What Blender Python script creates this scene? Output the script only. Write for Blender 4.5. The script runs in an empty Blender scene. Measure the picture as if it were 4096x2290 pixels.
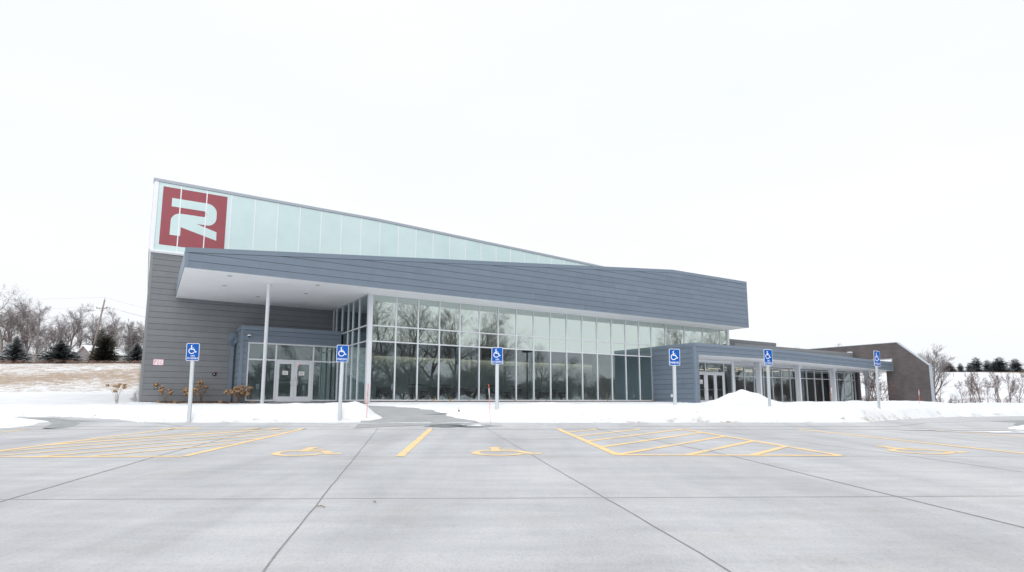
import bpy, math, random
from mathutils import Vector, Matrix, noise
R = math.radians
sc = bpy.context.scene
COL = sc.collection

# ------------------------------------------------------------------ camera, sky, sun
PITCH = math.atan(304 / 2300)
cam = bpy.data.cameras.new('camera'); co = bpy.data.objects.new('camera', cam); COL.objects.link(co)
cam.sensor_width = 36; cam.lens = 2300 / 4096 * 36; cam.shift_y = 156 / 4096
cam.clip_start = 0.05; cam.clip_end = 6000
co.location = (0, 0, 0); co.rotation_euler = (math.pi / 2 + PITCH, 0, 0)
sc.camera = co

SUN_EL, SUN_AZ = R(48), R(200)          # azimuth clockwise from +Y
w = bpy.data.worlds.new('World'); sc.world = w; w.use_nodes = True
nt = w.node_tree; nt.nodes.clear()
sky = nt.nodes.new('ShaderNodeTexSky'); sky.sky_type = 'NISHITA'; sky.sun_disc = False
sky.sun_elevation = SUN_EL; sky.sun_rotation = SUN_AZ; sky.air_density = 1.0; sky.dust_density = 4.0
hs = nt.nodes.new('ShaderNodeHueSaturation'); hs.inputs['Saturation'].default_value = 0.12
mx = nt.nodes.new('ShaderNodeMixRGB'); mx.inputs[0].default_value = 0.90
# even overcast cloud layer with very faint structure
wt = nt.nodes.new('ShaderNodeTexCoord'); wn = nt.nodes.new('ShaderNodeTexNoise'); wn.inputs['Scale'].default_value = 1.6; wn.inputs['Detail'].default_value = 5
wm = nt.nodes.new('ShaderNodeMapping'); wm.inputs['Scale'].default_value = (1, 1, 3.5); nt.links.new(wt.outputs['Generated'], wm.inputs[0]); nt.links.new(wm.outputs[0], wn.inputs['Vector'])
wr = nt.nodes.new('ShaderNodeValToRGB'); wr.color_ramp.elements[0].position = .3; wr.color_ramp.elements[0].color = (.93, .955, .985, 1); wr.color_ramp.elements[1].position = .68; wr.color_ramp.elements[1].color = (1.0, 1.0, 1.0, 1)
wg = nt.nodes.new('ShaderNodeMixRGB'); wg.blend_type = 'MULTIPLY'; wg.inputs[0].default_value = 1; wg.inputs[2].default_value = (10.4, 10.6, 10.9, 1)
nt.links.new(wn.outputs[0], wr.inputs[0]); nt.links.new(wr.outputs[0], wg.inputs[1]); nt.links.new(wg.outputs[0], mx.inputs[2])
bg = nt.nodes.new('ShaderNodeBackground'); bg.inputs['Strength'].default_value = 0.0555
wo = nt.nodes.new('ShaderNodeOutputWorld')
nt.links.new(sky.outputs[0], hs.inputs['Color']); nt.links.new(hs.outputs[0], mx.inputs[1])
nt.links.new(mx.outputs[0], bg.inputs[0]); nt.links.new(bg.outputs[0], wo.inputs[0])
sl = bpy.data.lights.new('sun', 'SUN'); sl.energy = 1.5; sl.angle = R(110); sl.color = (1, .97, .93)
so = bpy.data.objects.new('sun', sl); COL.objects.link(so)
d = Vector((math.sin(SUN_AZ) * math.cos(SUN_EL), math.cos(SUN_AZ) * math.cos(SUN_EL), math.sin(SUN_EL)))
so.rotation_euler = d.to_track_quat('Z', 'Y').to_euler(); so.location = (0, -20, 40)
sc.view_settings.view_transform = 'Standard'; sc.view_settings.look = 'None'
sc.view_settings.exposure = 0.90; sc.view_settings.gamma = 1
sc.cycles.max_bounces = 8; sc.cycles.transparent_max_bounces = 16

# ------------------------------------------------------------------ survey helpers: photo measurements -> metres
CP, SP = math.cos(PITCH), math.sin(PITCH)
def ray(px, py):
    a = (px - 2048) / 2300; b = -(py - 1301) / 2300
    return Vector((a, CP - b * SP, SP + b * CP))
AZ = R(57.7)
U = Vector((math.sin(AZ), math.cos(AZ), 0)); V = Vector((-U.y, U.x, 0))
def L(u, v, z): return Vector((U.x * u + V.x * v, U.y * u + V.y * v, z))
def hit(px, py, v):
    r = ray(px, py); q = r * (v / r.dot(V)); return q.dot(U), q.z
def lotp(px, py):
    r = ray(px, py); q = r * (-.96 / (r.z - .02 * r.y)); return q.x, q.y
def at(px, dist):                    # ground position dist metres ahead of the camera
    r = ray(px, 1605); return r.x / r.y * dist, dist
def mirror(x, y, vp=28.43):
    p = Vector((x, y, 0)); u, v = p.dot(U), p.dot(V); q = L(u, 2 * vp - v, 0); return q.x, q.y

# ------------------------------------------------------------------ scene bookkeeping
WM = {}
def tag(o, label=None, cat=None, group=None, kind=None):
    if label: o['label'] = label
    if cat: o['category'] = cat
    if group: o['group'] = group
    if kind: o['kind'] = kind
    return o
def root(name, label, cat, loc, rz=0, group=None):
    o = bpy.data.objects.new(name, None); COL.objects.link(o)
    o.empty_display_size = .2
    o.location = loc; o.rotation_euler = (0, 0, rz)
    WM[o] = Matrix.Translation(Vector(loc)) @ Matrix.Rotation(rz, 4, 'Z')
    return tag(o, label, cat, group)
class MB:
    def __init__(s): s.v = []; s.f = []; s.m = []; s.sm = []
    def poly(s, pts, mi=0, smooth=False):
        n = len(s.v); s.v.extend([Vector(p) for p in pts]); s.f.append(tuple(range(n, n + len(pts)))); s.m.append(mi); s.sm.append(smooth)
    def hexa(s, c, mi=0):     # 8 corners: bottom 4, top 4
        n = len(s.v); s.v.extend([Vector(p) for p in c])
        for q in ((0, 3, 2, 1), (4, 5, 6, 7), (0, 1, 5, 4), (1, 2, 6, 5), (2, 3, 7, 6), (3, 0, 4, 7)):
            s.f.append(tuple(n + i for i in q)); s.m.append(mi); s.sm.append(False)
    def box(s, a, b, T=None, mi=0):
        T = T or (lambda x, y, z: Vector((x, y, z)))
        x0, y0, z0 = a; x1, y1, z1 = b
        s.hexa([T(x0, y0, z0), T(x1, y0, z0), T(x1, y1, z0), T(x0, y1, z0), T(x0, y0, z1), T(x1, y0, z1), T(x1, y1, z1), T(x0, y1, z1)], mi)
    def prism(s, pa, pb, mi=0, caps=True):
        n = len(pa); k = len(s.v); s.v.extend([Vector(p) for p in pa]); s.v.extend([Vector(p) for p in pb])
        for i in range(n):
            j = (i + 1) % n
            s.f.append((k + i, k + j, k + n + j, k + n + i)); s.m.append(mi); s.sm.append(False)
        if caps:
            s.f.append(tuple(k + i for i in range(n))[::-1]); s.m.append(mi); s.sm.append(False)
            s.f.append(tuple(k + n + i for i in range(n))); s.m.append(mi); s.sm.append(False)
    def tube(s, pts, rad, n=6, mi=0, cap=True, smooth=True):
        pts = [Vector(p) for p in pts]
        if not isinstance(rad, (list, tuple)): rad = [rad] * len(pts)
        k0 = len(s.v); prev = None
        for i, p in enumerate(pts):
            t = (pts[min(i + 1, len(pts) - 1)] - pts[max(i - 1, 0)])
            t = t.normalized() if t.length > 1e-9 else Vector((0, 0, 1))
            if prev is None:
                a = t.cross(Vector((0, 0, 1)) if abs(t.z) < .9 else Vector((1, 0, 0))).normalized()
            else:
                a = (prev - t * prev.dot(t)); a = a.normalized() if a.length > 1e-6 else t.orthogonal().normalized()
            prev = a; b = t.cross(a)
            for j in range(n):
                an = 2 * math.pi * j / n
                s.v.append(p + (a * math.cos(an) + b * math.sin(an)) * rad[i])
        for i in range(len(pts) - 1):
            for j in range(n):
                s.f.append((k0 + i * n + j, k0 + i * n + (j + 1) % n, k0 + (i + 1) * n + (j + 1) % n, k0 + (i + 1) * n + j)); s.m.append(mi); s.sm.append(smooth)
        if cap:
            s.f.append(tuple(k0 + j for j in range(n))[::-1]); s.m.append(mi); s.sm.append(False)
            e = k0 + (len(pts) - 1) * n
            s.f.append(tuple(e + j for j in range(n))); s.m.append(mi); s.sm.append(False)
    def lathe(s, base, prof, n=16, T=None, mi=0, smooth=True):
        T = T or (lambda x, y, z: Vector(base) + Vector((x, y, z)))
        k = len(s.v)
        for r, z in prof:
            for j in range(n):
                a = 2 * math.pi * j / n; s.v.append(T(r * math.cos(a), r * math.sin(a), z))
        for i in range(len(prof) - 1):
            for j in range(n):
                s.f.append((k + i * n + j, k + i * n + (j + 1) % n, k + (i + 1) * n + (j + 1) % n, k + (i + 1) * n + j)); s.m.append(mi); s.sm.append(smooth)
        s.f.append(tuple(k + j for j in range(n))[::-1]); s.m.append(mi); s.sm.append(False)
        e = k + (len(prof) - 1) * n; s.f.append(tuple(e + j for j in range(n))); s.m.append(mi); s.sm.append(False)
    def mesh(s, name, mats, M=None):
        me = bpy.data.meshes.new(name)
        vs = [tuple(M @ p) for p in s.v] if M is not None else [tuple(p) for p in s.v]
        me.from_pydata(vs, [], s.f)
        for m in (mats if isinstance(mats, (list, tuple)) else [mats]): me.materials.append(m)
        me.polygons.foreach_set('material_index', s.m); me.polygons.foreach_set('use_smooth', s.sm)
        me.update(); return me
    def build(s, name, mats, parent=None, origin=None):
        """verts are world coordinates; a child is stored relative to its thing."""
        if parent is not None: M = WM[parent].inverted()
        elif origin is not None: M = Matrix.Translation(-Vector(origin))
        else: M = None
        o = bpy.data.objects.new(name, s.mesh(name, mats, M)); COL.objects.link(o)
        if parent is not None: o.parent = parent; WM[o] = WM[parent]
        else:
            o.location = origin if origin is not None else (0, 0, 0)
            WM[o] = Matrix.Translation(Vector(origin)) if origin is not None else Matrix.Identity(4)
        return o
def copy_tree(o, parent=None):
    c = o.copy(); COL.objects.link(c)
    if parent is not None: c.parent = parent
    for ch in list(o.children): copy_tree(ch, c)
    return c
def clip(poly, a, b, c):        # keep a*x+b*y>=c
    out = []
    for i in range(len(poly)):
        p, q = poly[i], poly[(i + 1) % len(poly)]
        dp, dq = a * p[0] + b * p[1] - c, a * q[0] + b * q[1] - c
        if dp >= 0: out.append(p)
        if (dp >= 0) != (dq >= 0):
            t = dp / (dp - dq); out.append((p[0] + (q[0] - p[0]) * t, p[1] + (q[1] - p[1]) * t))
    return out
def text2d(body, wd, ht, bold=.006):       # built-in font, returned as 2-D vertices and faces fitted to wd x ht, centred
    cu = bpy.data.curves.new('lettering', 'FONT'); cu.body = body; cu.resolution_u = 3; cu.offset = bold
    ob = bpy.data.objects.new('lettering', cu); COL.objects.link(ob)
    dg = bpy.context.evaluated_depsgraph_get(); me = bpy.data.meshes.new_from_object(ob.evaluated_get(dg))
    vs = [(v.co.x, v.co.y) for v in me.vertices]; fs = [tuple(p.vertices) for p in me.polygons]
    bpy.data.objects.remove(ob); bpy.data.curves.remove(cu); bpy.data.meshes.remove(me)
    x0, x1 = min(v[0] for v in vs), max(v[0] for v in vs); y0, y1 = min(v[1] for v in vs), max(v[1] for v in vs)
    return [((x - (x0 + x1) / 2) * wd / (x1 - x0), (y - (y0 + y1) / 2) * ht / (y1 - y0)) for x, y in vs], fs
def add2d(mb, vf, T, mi=0):
    vs, fs = vf; n = len(mb.v); mb.v.extend([T(x, y) for x, y in vs])
    for f in fs: mb.f.append(tuple(n + i for i in f)); mb.m.append(mi); mb.sm.append(False)
def stroke(pts, wd):            # list of quads along a 2-D polyline
    out = []; n = len(pts); offs = []
    for i in range(n):
        d0 = Vector(pts[i]) - Vector(pts[i - 1]) if i > 0 else Vector(pts[1]) - Vector(pts[0])
        d1 = Vector(pts[i + 1]) - Vector(pts[i]) if i < n - 1 else d0
        d0.normalize(); d1.normalize(); nn = Vector((-d0.y - d1.y, d0.x + d1.x)).normalized()
        k = 1 / max(.5, nn.dot(Vector((-d0.y, d0.x)))); offs.append(nn * wd / 2 * k)
    for i in range(n - 1):
        a, b = Vector(pts[i]), Vector(pts[i + 1])
        out.append([a - offs[i], b - offs[i + 1], b + offs[i + 1], a + offs[i]])
    return out
def wheelchair(s=1.0, f=1.0):          # access symbol about 1 wide, 1.15 high, polygons
    P = [[(-.12 + .075 * f * math.cos(a), .50 + .075 * f * math.sin(a)) for a in [k * math.pi / 8 for k in range(16)]]]
    P += stroke([(-.13, .44), (-.115, .02), (.20, .02), (.36, -.33), (.50, -.28)], .095 * f)
    P += stroke([(-.12, .20), (.15, .20)], .075 * f)
    arc = [(-.08 + .33 * math.cos(a), -.20 + .33 * math.sin(a)) for a in [R(108) + R(232) * k / 18 for k in range(19)]]
    P += stroke(arc, .085 * f)
    return [[(x * s, y * s) for x, y in p] for p in P]

# ------------------------------------------------------------------ materials
def nodes(name):
    m = bpy.data.materials.new(name); m.use_nodes = True
    return m, m.node_tree, m.node_tree.nodes['Principled BSDF']
def N(t, typ, **kw):
    n = t.nodes.new(typ)
    for k, v in kw.items():
        if k in n.inputs: n.inputs[k].default_value = v
        else: setattr(n, k, v)
    return n
def ramp(t, src, stops):
    r = t.nodes.new('ShaderNodeValToRGB'); e = r.color_ramp.elements
    while len(e) < len(stops): e.new(.5)
    for i, (p, c) in enumerate(stops): e[i].position = p; e[i].color = tuple(c) + (1,) if len(c) == 3 else c
    t.links.new(src, r.inputs[0]); return r.outputs[0]
def mat(name, col, rough=.6, var=.08, scale=3.0, bump=0, bscale=60, metal=0, spec=.5, coord='Object', stretch=(1, 1, 1)):
    m, t, b = nodes(name)
    tc = N(t, 'ShaderNodeTexCoord'); mp = N(t, 'ShaderNodeMapping'); mp.inputs['Scale'].default_value = stretch
    t.links.new(tc.outputs[coord], mp.inputs[0])
    n1 = N(t, 'ShaderNodeTexNoise', Scale=scale, Detail=6.0, Roughness=.65); t.links.new(mp.outputs[0], n1.inputs['Vector'])
    lo = [c * (1 - var) for c in col]; hi = [min(1, c * (1 + var)) for c in col]
    t.links.new(ramp(t, n1.outputs[0], [(.3, lo), (.7, hi)]), b.inputs['Base Color'])
    b.inputs['Roughness'].default_value = rough; b.inputs['Metallic'].default_value = metal
    b.inputs['Specular IOR Level'].default_value = spec
    if bump:
        n2 = N(t, 'ShaderNodeTexNoise', Scale=bscale, Detail=4.0); t.links.new(mp.outputs[0], n2.inputs['Vector'])
        bp = N(t, 'ShaderNodeBump', Strength=bump, Distance=.01); t.links.new(n2.outputs[0], bp.inputs['Height'])
        t.links.new(bp.outputs[0], b.inputs['Normal'])
    return m
def glass(name, tint, base, k, rough=0.0, gtint=(.92, .99, 1.0)):
    m, t, b = nodes(name); t.nodes.remove(b); out = t.nodes['Material Output']
    tr = N(t, 'ShaderNodeBsdfTransparent'); tr.inputs[0].default_value = tint + (1,)
    gl = N(t, 'ShaderNodeBsdfGlossy'); gl.inputs['Roughness'].default_value = rough; gl.inputs[0].default_value = gtint + (1,)
    lw = N(t, 'ShaderNodeLayerWeight', Blend=.5); fr = N(t, 'ShaderNodeMath', operation='POWER'); fr.inputs[1].default_value = 4.0; t.links.new(lw.outputs['Facing'], fr.inputs[0]); ma = N(t, 'ShaderNodeMath', operation='MULTIPLY_ADD'); ma.use_clamp = True
    ma.inputs[1].default_value = k; ma.inputs[2].default_value = base
    t.links.new(fr.outputs[0], ma.inputs[0])
    mi = N(t, 'ShaderNodeMixShader'); t.links.new(ma.outputs[0], mi.inputs[0]); t.links.new(tr.outputs[0], mi.inputs[1]); t.links.new(gl.outputs[0], mi.inputs[2])
    t.links.new(mi.outputs[0], out.inputs[0]); return m
def emit(name, col, s):
    m, t, b = nodes(name); b.inputs['Base Color'].default_value = col + (1,)
    b.inputs['Emission Color'].default_value = col + (1,); b.inputs['Emission Strength'].default_value = s; return m
M = {}
M['gray'] = mat('gray_fibre_cement_siding', (.168, .180, .193), .62, .05, 2.5, .05, 90)
for k_, f_ in (('a', .955), ('b', 1.04)):
    M['gray' + k_] = mat('gray_fibre_cement_siding_' + k_, tuple(c * f_ for c in (.168, .180, .193)), .62, .05, 2.5, .05, 90)
    M['blue' + k_] = mat('blue_gray_siding_' + k_, tuple(c * f_ for c in (.132, .169, .217)), .5, .05, 2.0, .04, 90)
M['groove'] = mat('siding_groove', (.035, .037, .042), .8)
M['blue'] = mat('blue_gray_siding', (.132, .169, .217), .5, .05, 2.0, .04, 90)
M['bluetrim'] = mat('blue_gray_metal_trim', (.144, .185, .236), .4, .03, 2.0)
M['graytrim'] = mat('gray_metal_trim', (.19, .205, .22), .45, .03)
M['roofedge'] = mat('light_roof_edge_metal', (.33, .37, .42), .4, .03)
M['alu'] = mat('white_painted_aluminium', (.60, .62, .66), .35, .03)
M['white'] = mat('white_painted_metal', (.74, .76, .80), .45, .03)
M['soffit'] = mat('white_soffit_panel', (.86, .87, .89), .6, .03, 1.2)
M['poly'] = mat('translucent_panel', (.525, .665, .675), .28, .05, .7)
M['poly2'] = mat('translucent_panel_pale', (.55, .68, .69), .28, .05, .7)
M['red'] = mat('red_film', (.275, .052, .07), .35, .06, 1.5)
M['roof'] = mat('pale_roof_membrane', (.55, .56, .57), .8)
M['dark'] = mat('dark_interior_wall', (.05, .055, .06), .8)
M['back'] = mat('lobby_wall_paint', (.48, .52, .53), .8, .04)
M['bulk'] = mat('lobby_bulkhead_paint', (.16, .17, .175), .8, .04)
M['floor'] = mat('polished_lobby_floor', (.26, .27, .27), .35)
M['shade'] = mat('pale_green_window_shade', (.50, .57, .53), .8, .04)
M['icol'] = mat('pale_green_column_paint', (.36, .42, .39), .6)
M['glass'] = glass('lobby_glass', (.72, .79, .80), .165, .6)
M['uglass'] = glass('high_reflective_glass', (.62, .70, .66), .56, .3, gtint=(.92, 1, .96))
M['dglass'] = glass('entrance_glass', (.64, .71, .71), .14, .6)
M['brick'] = None
M['seat'] = mat('charcoal_upholstery', (.035, .037, .042), .9)
M['seat2'] = mat('gray_upholstery', (.10, .105, .115), .9)
M['chrome'] = mat('brushed_steel', (.55, .56, .58), .3, .03, metal=.9)
M['black'] = mat('black_plastic', (.012, .013, .015), .35)
M['galv'] = mat('galvanised_steel', (.50, .54, .57), .42, .07, 25, metal=.35)
M['signblue'] = mat('sign_blue_sheeting', (.0, .088, .385), .4, .02, spec=.2)
M['signwhite'] = mat('sign_white_sheeting', (.82, .84, .87), .4, .02)
M['signback'] = mat('sign_back_aluminium', (.62, .65, .68), .4, .03)
M['signred'] = mat('sign_red_ink', (.58, .02, .06), .4, .02)
M['pink'] = mat('sign_pink_border', (.66, .33, .42), .4, .02)
M['brass'] = mat('brass', (.45, .27, .08), .35, .1, 20, metal=.8)
M['orange'] = mat('orange_plastic', (.75, .13, .04), .5, .05)
M['reflwhite'] = mat('white_reflective_band', (.8, .8, .82), .4, .02)
M['wood'] = mat('weathered_pole_wood', (.23, .20, .185), .85, .2, 6, stretch=(1, 1, .1))
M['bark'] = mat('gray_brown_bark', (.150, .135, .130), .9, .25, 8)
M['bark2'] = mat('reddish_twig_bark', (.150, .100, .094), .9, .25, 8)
M['bark3'] = mat('hazed_gray_bark', (.245, .222, .226), .9, .25, 8)  # bark colour lightened to stand in for distance haze
M['petal'] = mat('dry_hydrangea_head', (.37, .235, .135), .9, .3, 40)
M['stem'] = mat('dry_hydrangea_stem', (.22, .17, .13), .9, .2, 20)
M['straw'] = mat('dry_straw_grass', (.42, .27, .14), .9, .3, 30)
M['wallpale'] = mat('pale_house_siding', (.50, .50, .52), .7)
M['wallgray'] = mat('gray_shed_boards', (.21, .20, .215), .8, .2, 8, stretch=(3, 3, .2))
M['house_window'] = mat('dark_house_window', (.04, .045, .05), .3)
M['paper'] = mat('white_paper', (.72, .72, .72), .7, .04)
M['ink'] = mat('gray_ink', (.2, .2, .22), .7)
M['cove'] = emit('warm_cove_light', (1, .80, .55), 2.6)
M['bar'] = emit('warm_light_bar', (1, .74, .5), .9)
M['ledred'] = emit('small_red_led', (1, .06, .03), 1.0)
M['downlight'] = mat('downlight_lens', (.42, .43, .45), .3)
M['ice'] = mat('ice_and_slush', (.62, .67, .70), .12, .1, 8)

def brick_mat():
    m, t, b = nodes('dark_brown_brick')
    tc = N(t, 'ShaderNodeTexCoord'); mp = N(t, 'ShaderNodeMapping')
    mp.inputs['Rotation'].default_value = (R(90), 0, 0)
    # wall-local coordinates: use length along the wall (v) and height
    sx = N(t, 'ShaderNodeSeparateXYZ'); t.links.new(tc.outputs['Object'], sx.inputs[0])
    cx = N(t, 'ShaderNodeCombineXYZ'); t.links.new(sx.outputs[1], cx.inputs[0]); t.links.new(sx.outputs[2], cx.inputs[1])
    br = N(t, 'ShaderNodeTexBrick', Scale=1.0); t.links.new(cx.outputs[0], br.inputs['Vector'])
    br.inputs['Brick Width'].default_value = .40; br.inputs['Row Height'].default_value = .10; br.inputs['Mortar Size'].default_value = .008
    br.inputs['Color1'].default_value = (.086, .076, .078, 1); br.inputs['Color2'].default_value = (.108, .096, .098, 1); br.inputs['Mortar'].default_value = (.092, .083, .085, 1)
    n1 = N(t, 'ShaderNodeTexNoise', Scale=.9, Detail=5.0); t.links.new(tc.outputs['Object'], n1.inputs['Vector'])
    mxx = N(t, 'ShaderNodeMixRGB', blend_type='MULTIPLY'); mxx.inputs[0].default_value = 1
    t.links.new(br.outputs[0], mxx.inputs[1]); t.links.new(ramp(t, n1.outputs[0], [(.3, (.8, .8, .8)), (.7, (1.15, 1.12, 1.12))]), mxx.inputs[2])
    t.links.new(mxx.outputs[0], b.inputs['Base Color']); b.inputs['Roughness'].default_value = .85
    bp = N(t, 'ShaderNodeBump', Strength=.4, Distance=.006); t.links.new(br.outputs['Fac'], bp.inputs['Height']); bp.invert = True
    t.links.new(bp.outputs[0], b.inputs['Normal']); return m
M['brick'] = brick_mat()

def concrete_mat():
    m, t, b = nodes('broomed_concrete')
    tc = N(t, 'ShaderNodeTexCoord'); O = tc.outputs['Object']
    def nz(scale, st, det=6.0, ro=.6):
        mp = N(t, 'ShaderNodeMapping'); mp.inputs['Scale'].default_value = st; t.links.new(O, mp.inputs[0])
        n = N(t, 'ShaderNodeTexNoise', Scale=scale, Detail=det, Roughness=ro); t.links.new(mp.outputs[0], n.inputs['Vector']); return n.outputs[0]
    base = ramp(t, nz(.42, (1, .6, 1), 9.0, .70), [(.22, (.325, .333, .347)), (.5, (.408, .416, .430)), (.78, (.475, .481, .492))])
    def mul(a, f, k=1.0):
        q = N(t, 'ShaderNodeMixRGB', blend_type='MULTIPLY'); q.inputs[0].default_value = k
        t.links.new(a, q.inputs[1]); t.links.new(f, q.inputs[2]); return q.outputs[0]
    c = mul(base, ramp(t, nz(2.2, (.35, 1.8, 1)), [(.3, (.885, .89, .90)), (.65, (1.04, 1.04, 1.04))]))       # broom drag across
    c = mul(c, ramp(t, nz(1.1, (1.4, .10, 1)), [(.36, (.90, .90, .905)), (.62, (1.03, 1.03, 1.03))]))           # tyre tracks towards the kerb
    c = mul(c, ramp(t, nz(70, (1, .5, 1), 3.0, .8), [(.28, (.80, .80, .80)), (.5, (1, 1, 1)), (.8, (1.07, 1.07, 1.07))]))
    c = mul(c, ramp(t, nz(.8, (1, 1, 1), 3.0), [(.58, (1, 1, 1)), (.74, (.945, .93, .90))]))                   # faint brown stains
    sp = ramp(t, nz(16, (1, 1, 1), 2.0, .4), [(.17, (.75, .74, .73)), (.24, (1, 1, 1))])                       # small pits
    c = mul(c, sp)
    t.links.new(c, b.inputs['Base Color']); b.inputs['Roughness'].default_value = .78; b.inputs['Specular IOR Level'].default_value = .35
    bp = N(t, 'ShaderNodeBump', Strength=.25, Distance=.004); t.links.new(nz(45, (1, .3, 1), 4.0, .7), bp.inputs['Height'])
    t.links.new(bp.outputs[0], b.inputs['Normal']); return m
M['conc'] = concrete_mat()
M['conc2'] = mat('smooth_walk_concrete', (.27, .28, .29), .8, .12, 1.6, .2, 60)
M['gutter'] = mat('worn_kerb_concrete', (.235, .25, .258), .8, .14, 2.5, .2, 60)
M['wet'] = mat('wet_concrete', (.115, .13, .135), .22, .15, 5)
M['joint'] = mat('joint_sealant', (.19, .195, .205), .8, .3, 8)
M['jointlight'] = mat('sawn_joint', (.28, .286, .296), .8, .15, 6)
def paint_mat():
    m, t, b = nodes('worn_yellow_paint')
    tc = N(t, 'ShaderNodeTexCoord'); n1 = N(t, 'ShaderNodeTexNoise', Scale=2.2, Detail=8.0, Roughness=.72); t.links.new(tc.outputs['Object'], n1.inputs['Vector'])
    t.links.new(ramp(t, n1.outputs[0], [(.34, (.43, .40, .35)), (.46, (.68, .49, .25)), (.7, (.80, .55, .24))]), b.inputs['Base Color'])
    b.inputs['Roughness'].default_value = .7; return m
M['yellow'] = paint_mat()
M['fadedyellow'] = mat('faded_yellow_paint', (.62, .47, .27), .75, .18, 6)
def snow_mat():
    m, t, b = nodes('snow_over_grass')
    tc = N(t, 'ShaderNodeTexCoord'); O = tc.outputs['Object']
    at_ = N(t, 'ShaderNodeAttribute', attribute_name='cover'); sp = N(t, 'ShaderNodeSeparateColor'); t.links.new(at_.outputs['Color'], sp.inputs[0])
    def nz(scale, st=(1, 1, 1), det=8.0, ro=.65):
        mp = N(t, 'ShaderNodeMapping'); mp.inputs['Scale'].default_value = st; t.links.new(O, mp.inputs[0])
        n = N(t, 'ShaderNodeTexNoise', Scale=scale, Detail=det, Roughness=ro); t.links.new(mp.outputs[0], n.inputs['Vector']); return n.outputs[0]
    snow = ramp(t, nz(.9), [(.3, (.555, .58, .615)), (.65, (.655, .67, .69))])
    grass = ramp(t, nz(5.0), [(.3, (.21, .155, .115)), (.6, (.33, .255, .19)), (.8, (.42, .34, .27))])
    mulch = ramp(t, nz(22.0), [(.3, (.07, .045, .03)), (.55, (.17, .105, .065)), (.75, (.31, .21, .14))])
    def thresh(a, n, lo, hi):    # smoothstep(lo,hi, a + n - 1)
        ad = N(t, 'ShaderNodeMath', operation='ADD'); t.links.new(a, ad.inputs[0]); t.links.new(n, ad.inputs[1])
        mr = N(t, 'ShaderNodeMapRange', interpolation_type='SMOOTHSTEP'); mr.inputs['From Min'].default_value = lo; mr.inputs['From Max'].default_value = hi
        t.links.new(ad.outputs[0], mr.inputs[0]); return mr.outputs[0]
    def mixc(f, a, c):
        q = N(t, 'ShaderNodeMixRGB'); t.links.new(f, q.inputs[0]); t.links.new(a, q.inputs[1]); t.links.new(c, q.inputs[2]); return q.outputs[0]
    av = N(t, 'ShaderNodeMath', operation='MULTIPLY_ADD'); av.inputs[1].default_value = .5; t.links.new(nz(.9, (.8, 1, .1), 8.0, .75), av.inputs[0])
    hv = N(t, 'ShaderNodeMath', operation='MULTIPLY'); hv.inputs[1].default_value = .5; t.links.new(nz(6.0, (.6, 1, .3), 6.0, .8), hv.inputs[0]); t.links.new(hv.outputs[0], av.inputs[2])
    c = mixc(thresh(sp.outputs[0], av.outputs[0], .965, 1.03), snow, grass)
    c = mixc(thresh(sp.outputs[1], nz(3.2, (1, 1, .3), 8.0, .7), .93, 1.02), c, mulch)
    gr = N(t, 'ShaderNodeRGB'); gr.outputs[0].default_value = (.33, .31, .29, 1)
    c = mixc(thresh(sp.outputs[2], nz(5.0, (.5, 1, 1), 8.0, .8), .93, 1.12), c, gr.outputs[0])
    t.links.new(c, b.inputs['Base Color']); b.inputs['Roughness'].default_value = .75; b.inputs['Specular IOR Level'].default_value = .25
    bp = N(t, 'ShaderNodeBump', Strength=.6, Distance=.05); t.links.new(nz(3.5, det=6.0), bp.inputs['Height'])
    bp2 = N(t, 'ShaderNodeBump', Strength=.35, Distance=.008); t.links.new(nz(40, det=3.0), bp2.inputs['Height']); t.links.new(bp.outputs[0], bp2.inputs['Normal'])
    t.links.new(bp2.outputs[0], b.inputs['Normal']); return m
M['snow'] = snow_mat()
M['snowcap'] = mat('settled_snow', (.66, .68, .705), .8, .02, 3, .4, 12)
def needle_mat(name, lo, hi):
    m, t, b = nodes(name); tc = N(t, 'ShaderNodeTexCoord')
    n1 = N(t, 'ShaderNodeTexNoise', Scale=2.5, Detail=4.0); t.links.new(tc.outputs['Object'], n1.inputs['Vector'])
    t.links.new(ramp(t, n1.outputs[0], [(.3, lo), (.7, hi)]), b.inputs['Base Color']); b.inputs['Roughness'].default_value = .85; return m
M['spruce'] = needle_mat('blue_green_needles', (.030, .048, .046), (.070, .095, .088))
M['cedar'] = needle_mat('olive_brown_needles', (.050, .052, .034), (.10, .097, .066))
M['farneedle'] = needle_mat('hazed_green_needles', (.075, .098, .105), (.125, .155, .165))  # distance haze put into the needle colour, lifted further against self-shadow
M['weed'] = mat('reddish_dry_weeds', (.33, .225, .185), .9, .25, 6)
M['brush'] = needle_mat('brown_dead_leaves', (.10, .075, .058), (.17, .125, .095))

# ------------------------------------------------------------------ ground: concrete lot, snow, hills
def zc(y):
    if y < 14.1: return -.96 + .02 * y
    if y < 15.0: return -.678 + (y - 14.1) * .142
    return -.55 + (y - 15) * .004
EDGE = sorted([((px - 2048) / 2300 * dd, dd) for px, dd in ((-6000, 19.5), (-900, 19.5), (0, 19.5), (300, 19.2), (480, 17.2), (555, 15.1), (700, 14.85), (1000, 14.9), (1290, 14.95),
    (1500, 15.05), (1600, 15.25), (1725, 15.2), (2000, 14.9), (2600, 14.85), (3300, 14.9), (3470, 15.0), (3560, 16.6), (3760, 19.2), (4096, 20.5), (5200, 21.5), (9000, 22))])
def edge(x):
    for (x0, y0), (x1, y1) in zip(EDGE, EDGE[1:]):
        if x0 <= x <= x1:
            t = (x - x0) / (x1 - x0); return y0 + (y1 - y0) * t
    return 20
def sst(a, b, x):
    t = max(0., min(1., (x - a) / (b - a))); return t * t * (3 - 2 * t)
nz = lambda x, y, s=1., o=0.: noise.noise(Vector((x * s + o, y * s, o * 1.7)))
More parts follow.
